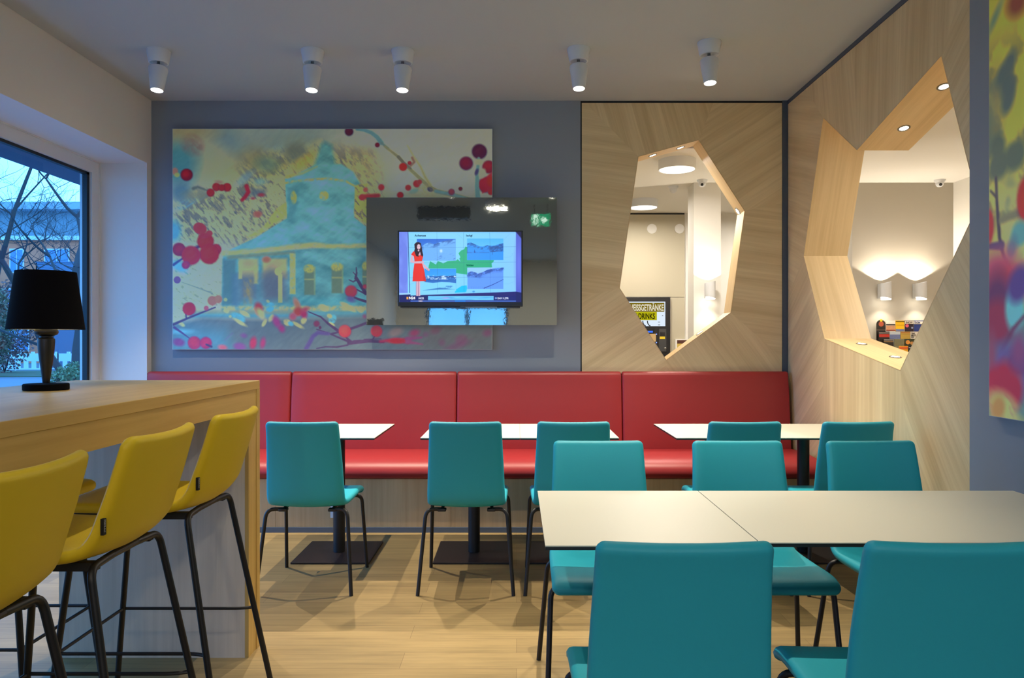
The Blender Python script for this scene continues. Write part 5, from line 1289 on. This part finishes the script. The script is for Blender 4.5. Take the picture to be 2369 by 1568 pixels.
# mesh fence panel on the left of it
fp = thing('mesh_fence', 'grey wire mesh fence panel standing left of the white barrier', 'fence', (-26.6, 33.0, -0.15))
b = MB(); b.tube(bend([(-4, 0, 0), (-4, 0, 1.68), (4.1, 0, 1.68), (4.1, 0, 0)], 0.15), 0.03, 8); b.build('frame', M_BFR, fp)
b = MB()
for x in np.arange(-3.9, 4.1, 0.25): b.tube([(x, 0, 0.1), (x, 0, 1.66)], 0.006, 4)
for z in np.arange(0.2, 1.66, 0.25): b.tube([(-4, 0, z), (4.1, 0, z)], 0.006, 4)
b.build('wire_mesh', M_BFR, fp)
# site container with a blue notice
ct = thing('site_container', 'grey site container behind the white barrier', 'container', (-20.6, 37.5, -0.15))
b = MB(); b.box(-3.2, 0, 0, 3.0, 2.4, 2.6); b.build('body', plain('container_grey', (96, 104, 128), 0.7), ct)
b = MB(); b.box(-1.1, -0.03, 0.7, -0.25, -0.001, 1.9); b.build('notice', plain('notice_blue', (60, 110, 190), 0.6), ct)
b = MB(); b.box(2.35, -0.03, 1.5, 2.75, -0.001, 1.75); b.build('notice', M_BAR, ct)
b = MB(); b.box(-3.25, -0.1, 2.6, 3.05, 2.45, 2.72); b.build('roof_edge', M_BFR, ct)
# bare trees
M_BARK = plain('dark_bark', (50, 48, 52), 0.9)
def bare_tree(label, loc, seed, h, r, lean=(0.0, 0.0), depth=6, first=0.45):
    rg = random.Random(seed)
    root = thing('bare_tree', label, 'tree', loc, group='bare trees outside')
    tr = MB(); br = MB(); tw = MB()
    def grow(p, d, L, rad, lev):
        pts = [p]; n = 5 if lev < 2 else 4
        q = p.copy(); dd = d.copy()
        for i in range(n):
            dd = (dd + Vector((rg.gauss(0, 0.13), rg.gauss(0, 0.13), rg.gauss(0.05, 0.08)))).normalized()
            q = q + dd * (L / n); pts.append(q.copy())
        (tr if lev == 0 else br if lev < 3 else tw).tube(pts, rad, 7 if lev == 0 else 5 if lev < 3 else 3, r1=rad * (0.72 if lev == 0 else 0.5), caps=False)
        if lev >= depth: return
        kids = rg.choice((2, 3, 3)) if lev else 4
        for c_ in range(kids):
            a = rg.uniform(0, 2 * PI); sp = rg.uniform(0.45, 0.95)
            side = Vector((math.cos(a), math.sin(a), rg.uniform(-0.25, 0.5)))
            nd = (dd * (1 - sp * 0.45) + side * sp).normalized()
            start = pts[-1] if c_ < 2 else pts[rg.randint(2, len(pts) - 2)]
            grow(start, nd, L * rg.uniform(0.58, 0.82), rad * (0.62 if c_ < 2 else 0.42), lev + 1)
    grow(Vector((0, 0, 0)), Vector((lean[0], lean[1], 1)).normalized(), h * first, r, 0)
    tr.build('trunk', M_BARK, root, smooth=True); br.build('branches', M_BARK, root, smooth=True); tw.build('twigs', M_BARK, root)
bare_tree('bare tree with a slender leaning trunk right behind the table lamp', (-10.0, 16.5, -0.15), 5, 7.6, 0.085, (-0.07, 0.0), 6, 0.46)
bare_tree('bare tree with an arching bough at the right edge of the window', (-9.0, 15.0, -0.15), 12, 7.4, 0.11, (0.16, 0.05), 6, 0.42)
bare_tree('bare tree reaching in at the upper left corner of the window', (-15.6, 21.5, -0.15), 23, 9.6, 0.10, (0.05, 0.0), 6, 0.42)
bare_tree('bare tree standing close to the red brick block', (-20.5, 32.0, -0.15), 31, 8.5, 0.11, (0.0, 0.0), 6, 0.4)
bare_tree('bare tree near the brick block, left of the site barrier', (-25.5, 36.0, -0.15), 42, 9.0, 0.12, (0.0, 0.0), 6, 0.4)
# bushes
def bush(name, label, loc, rx, rz, n, col, seed, leaf=0.05):
    rg = random.Random(seed); root = thing(name, label, 'bush', loc)
    st = MB(); lv = MB()
    for i in range(9):
        a = 2 * PI * i / 9; st.tube([(0, 0, 0), (rx * 0.4 * math.cos(a), rx * 0.4 * math.sin(a), rz * 0.9), (rx * 0.7 * math.cos(a), rx * 0.7 * math.sin(a), rz * 1.5)], 0.012, 5)
    for i in range(n):
        u, v_ = rg.uniform(-1, 1), rg.uniform(0, 2 * PI); rr = rg.uniform(0.6, 1.0); s_ = math.sqrt(1 - u * u)
        p = Vector((rx * rr * s_ * math.cos(v_), rx * rr * s_ * math.sin(v_), rz + rz * rr * u))
        a = Vector((rg.gauss(0, 1), rg.gauss(0, 1), rg.gauss(0, 1))).normalized(); c_ = a.cross(Vector((rg.gauss(0, 1), rg.gauss(0, 1), rg.gauss(0, 1)))).normalized()
        lv.add([p - a * leaf, p + c_ * leaf * 0.5, p + a * leaf, p - c_ * leaf * 0.5], [(0, 1, 2, 3)])
    st.build('stems', M_BARK, root); o = lv.build('foliage', plain('leaf_' + name, col, 0.6, vary=0.5, vscale=6), root); o['kind'] = 'stuff'
bush('green_bush', 'green bush outside at the lower right of the window', (-7.05, 12.0, -0.15), 0.62, 0.55, 6500, (100, 122, 80), 3, 0.03)
bush('evergreen_bush', 'tall olive evergreen bush outside at the left edge of the window', (-20.4, 28.0, -0.15), 1.1, 1.9, 4200, (104, 100, 78), 8, 0.08)
bush('reddish_bush', 'reddish leafless shrub before the brick block', (-21.6, 31.0, -0.15), 1.2, 2.0, 2400, (120, 84, 84), 9, 0.08)
# ------------------------------------------------------------------ sky and camera
wd = bpy.data.worlds.new('sky'); SC.world = wd; wd.use_nodes = True
nt = wd.node_tree; bg = nt.nodes['Background']
tc = N(nt, 'ShaderNodeTexCoord'); n1 = N(nt, 'ShaderNodeTexNoise'); n1.inputs['Scale'].default_value = 3.0; n1.inputs['Detail'].default_value = 4
nt.links.new(tc.outputs['Generated'], n1.inputs['Vector'])
rp = N(nt, 'ShaderNodeValToRGB'); rp.color_ramp.elements[0].position = 0.35; rp.color_ramp.elements[1].position = 0.68
rp.color_ramp.elements[0].color = lin(SKY_A); rp.color_ramp.elements[1].color = lin(SKY_B)
nt.links.new(n1.outputs['Fac'], rp.inputs['Fac']); nt.links.new(rp.outputs['Color'], bg.inputs['Color']); bg.inputs['Strength'].default_value = SKY_E
# daylight portals in the glazed openings (they only guide the sampling of the sky)
for (loc, rot, sx, sy) in (((-3.22, 3.5, 1.3), (0, R(-90), 0), 2.4, 3.8), ((-1.15, -6.42, 1.05), (R(90), 0, 0), 1.8, 2.0)):
    o = lamp('AREA', 'window_portal', loc, 1, (1, 1, 1), rot=rot, shape='RECTANGLE', size=sx)
    o.data.size_y = sy; o.data.cycles.is_portal = True

cam = bpy.data.cameras.new('camera'); co = bpy.data.objects.new('camera', cam); COL.objects.link(co)
co.location = (0, 0, 1.3); co.rotation_euler = (R(90), 0, 0)
cam.sensor_width = 36.0; cam.lens = 1700.0 / 2369.0 * 36.0
cam.shift_x = -10.5 / 2369.0; cam.clip_start = 0.02; cam.clip_end = 300
SC.camera = co
vs = SC.view_settings
SC.display_settings.display_device = 'sRGB'
vs.view_transform = 'Standard'; vs.look = 'None'; vs.gamma = 1.0; vs.use_curve_mapping = False; vs.exposure = EXPOSURE
cy = SC.cycles
cy.use_denoising = True
cy.max_bounces = 8; cy.diffuse_bounces = 5; cy.glossy_bounces = 4; cy.transparent_max_bounces = 8
cy.caustics_reflective = False; cy.caustics_refractive = False
cy.sample_clamp_indirect = 6.0
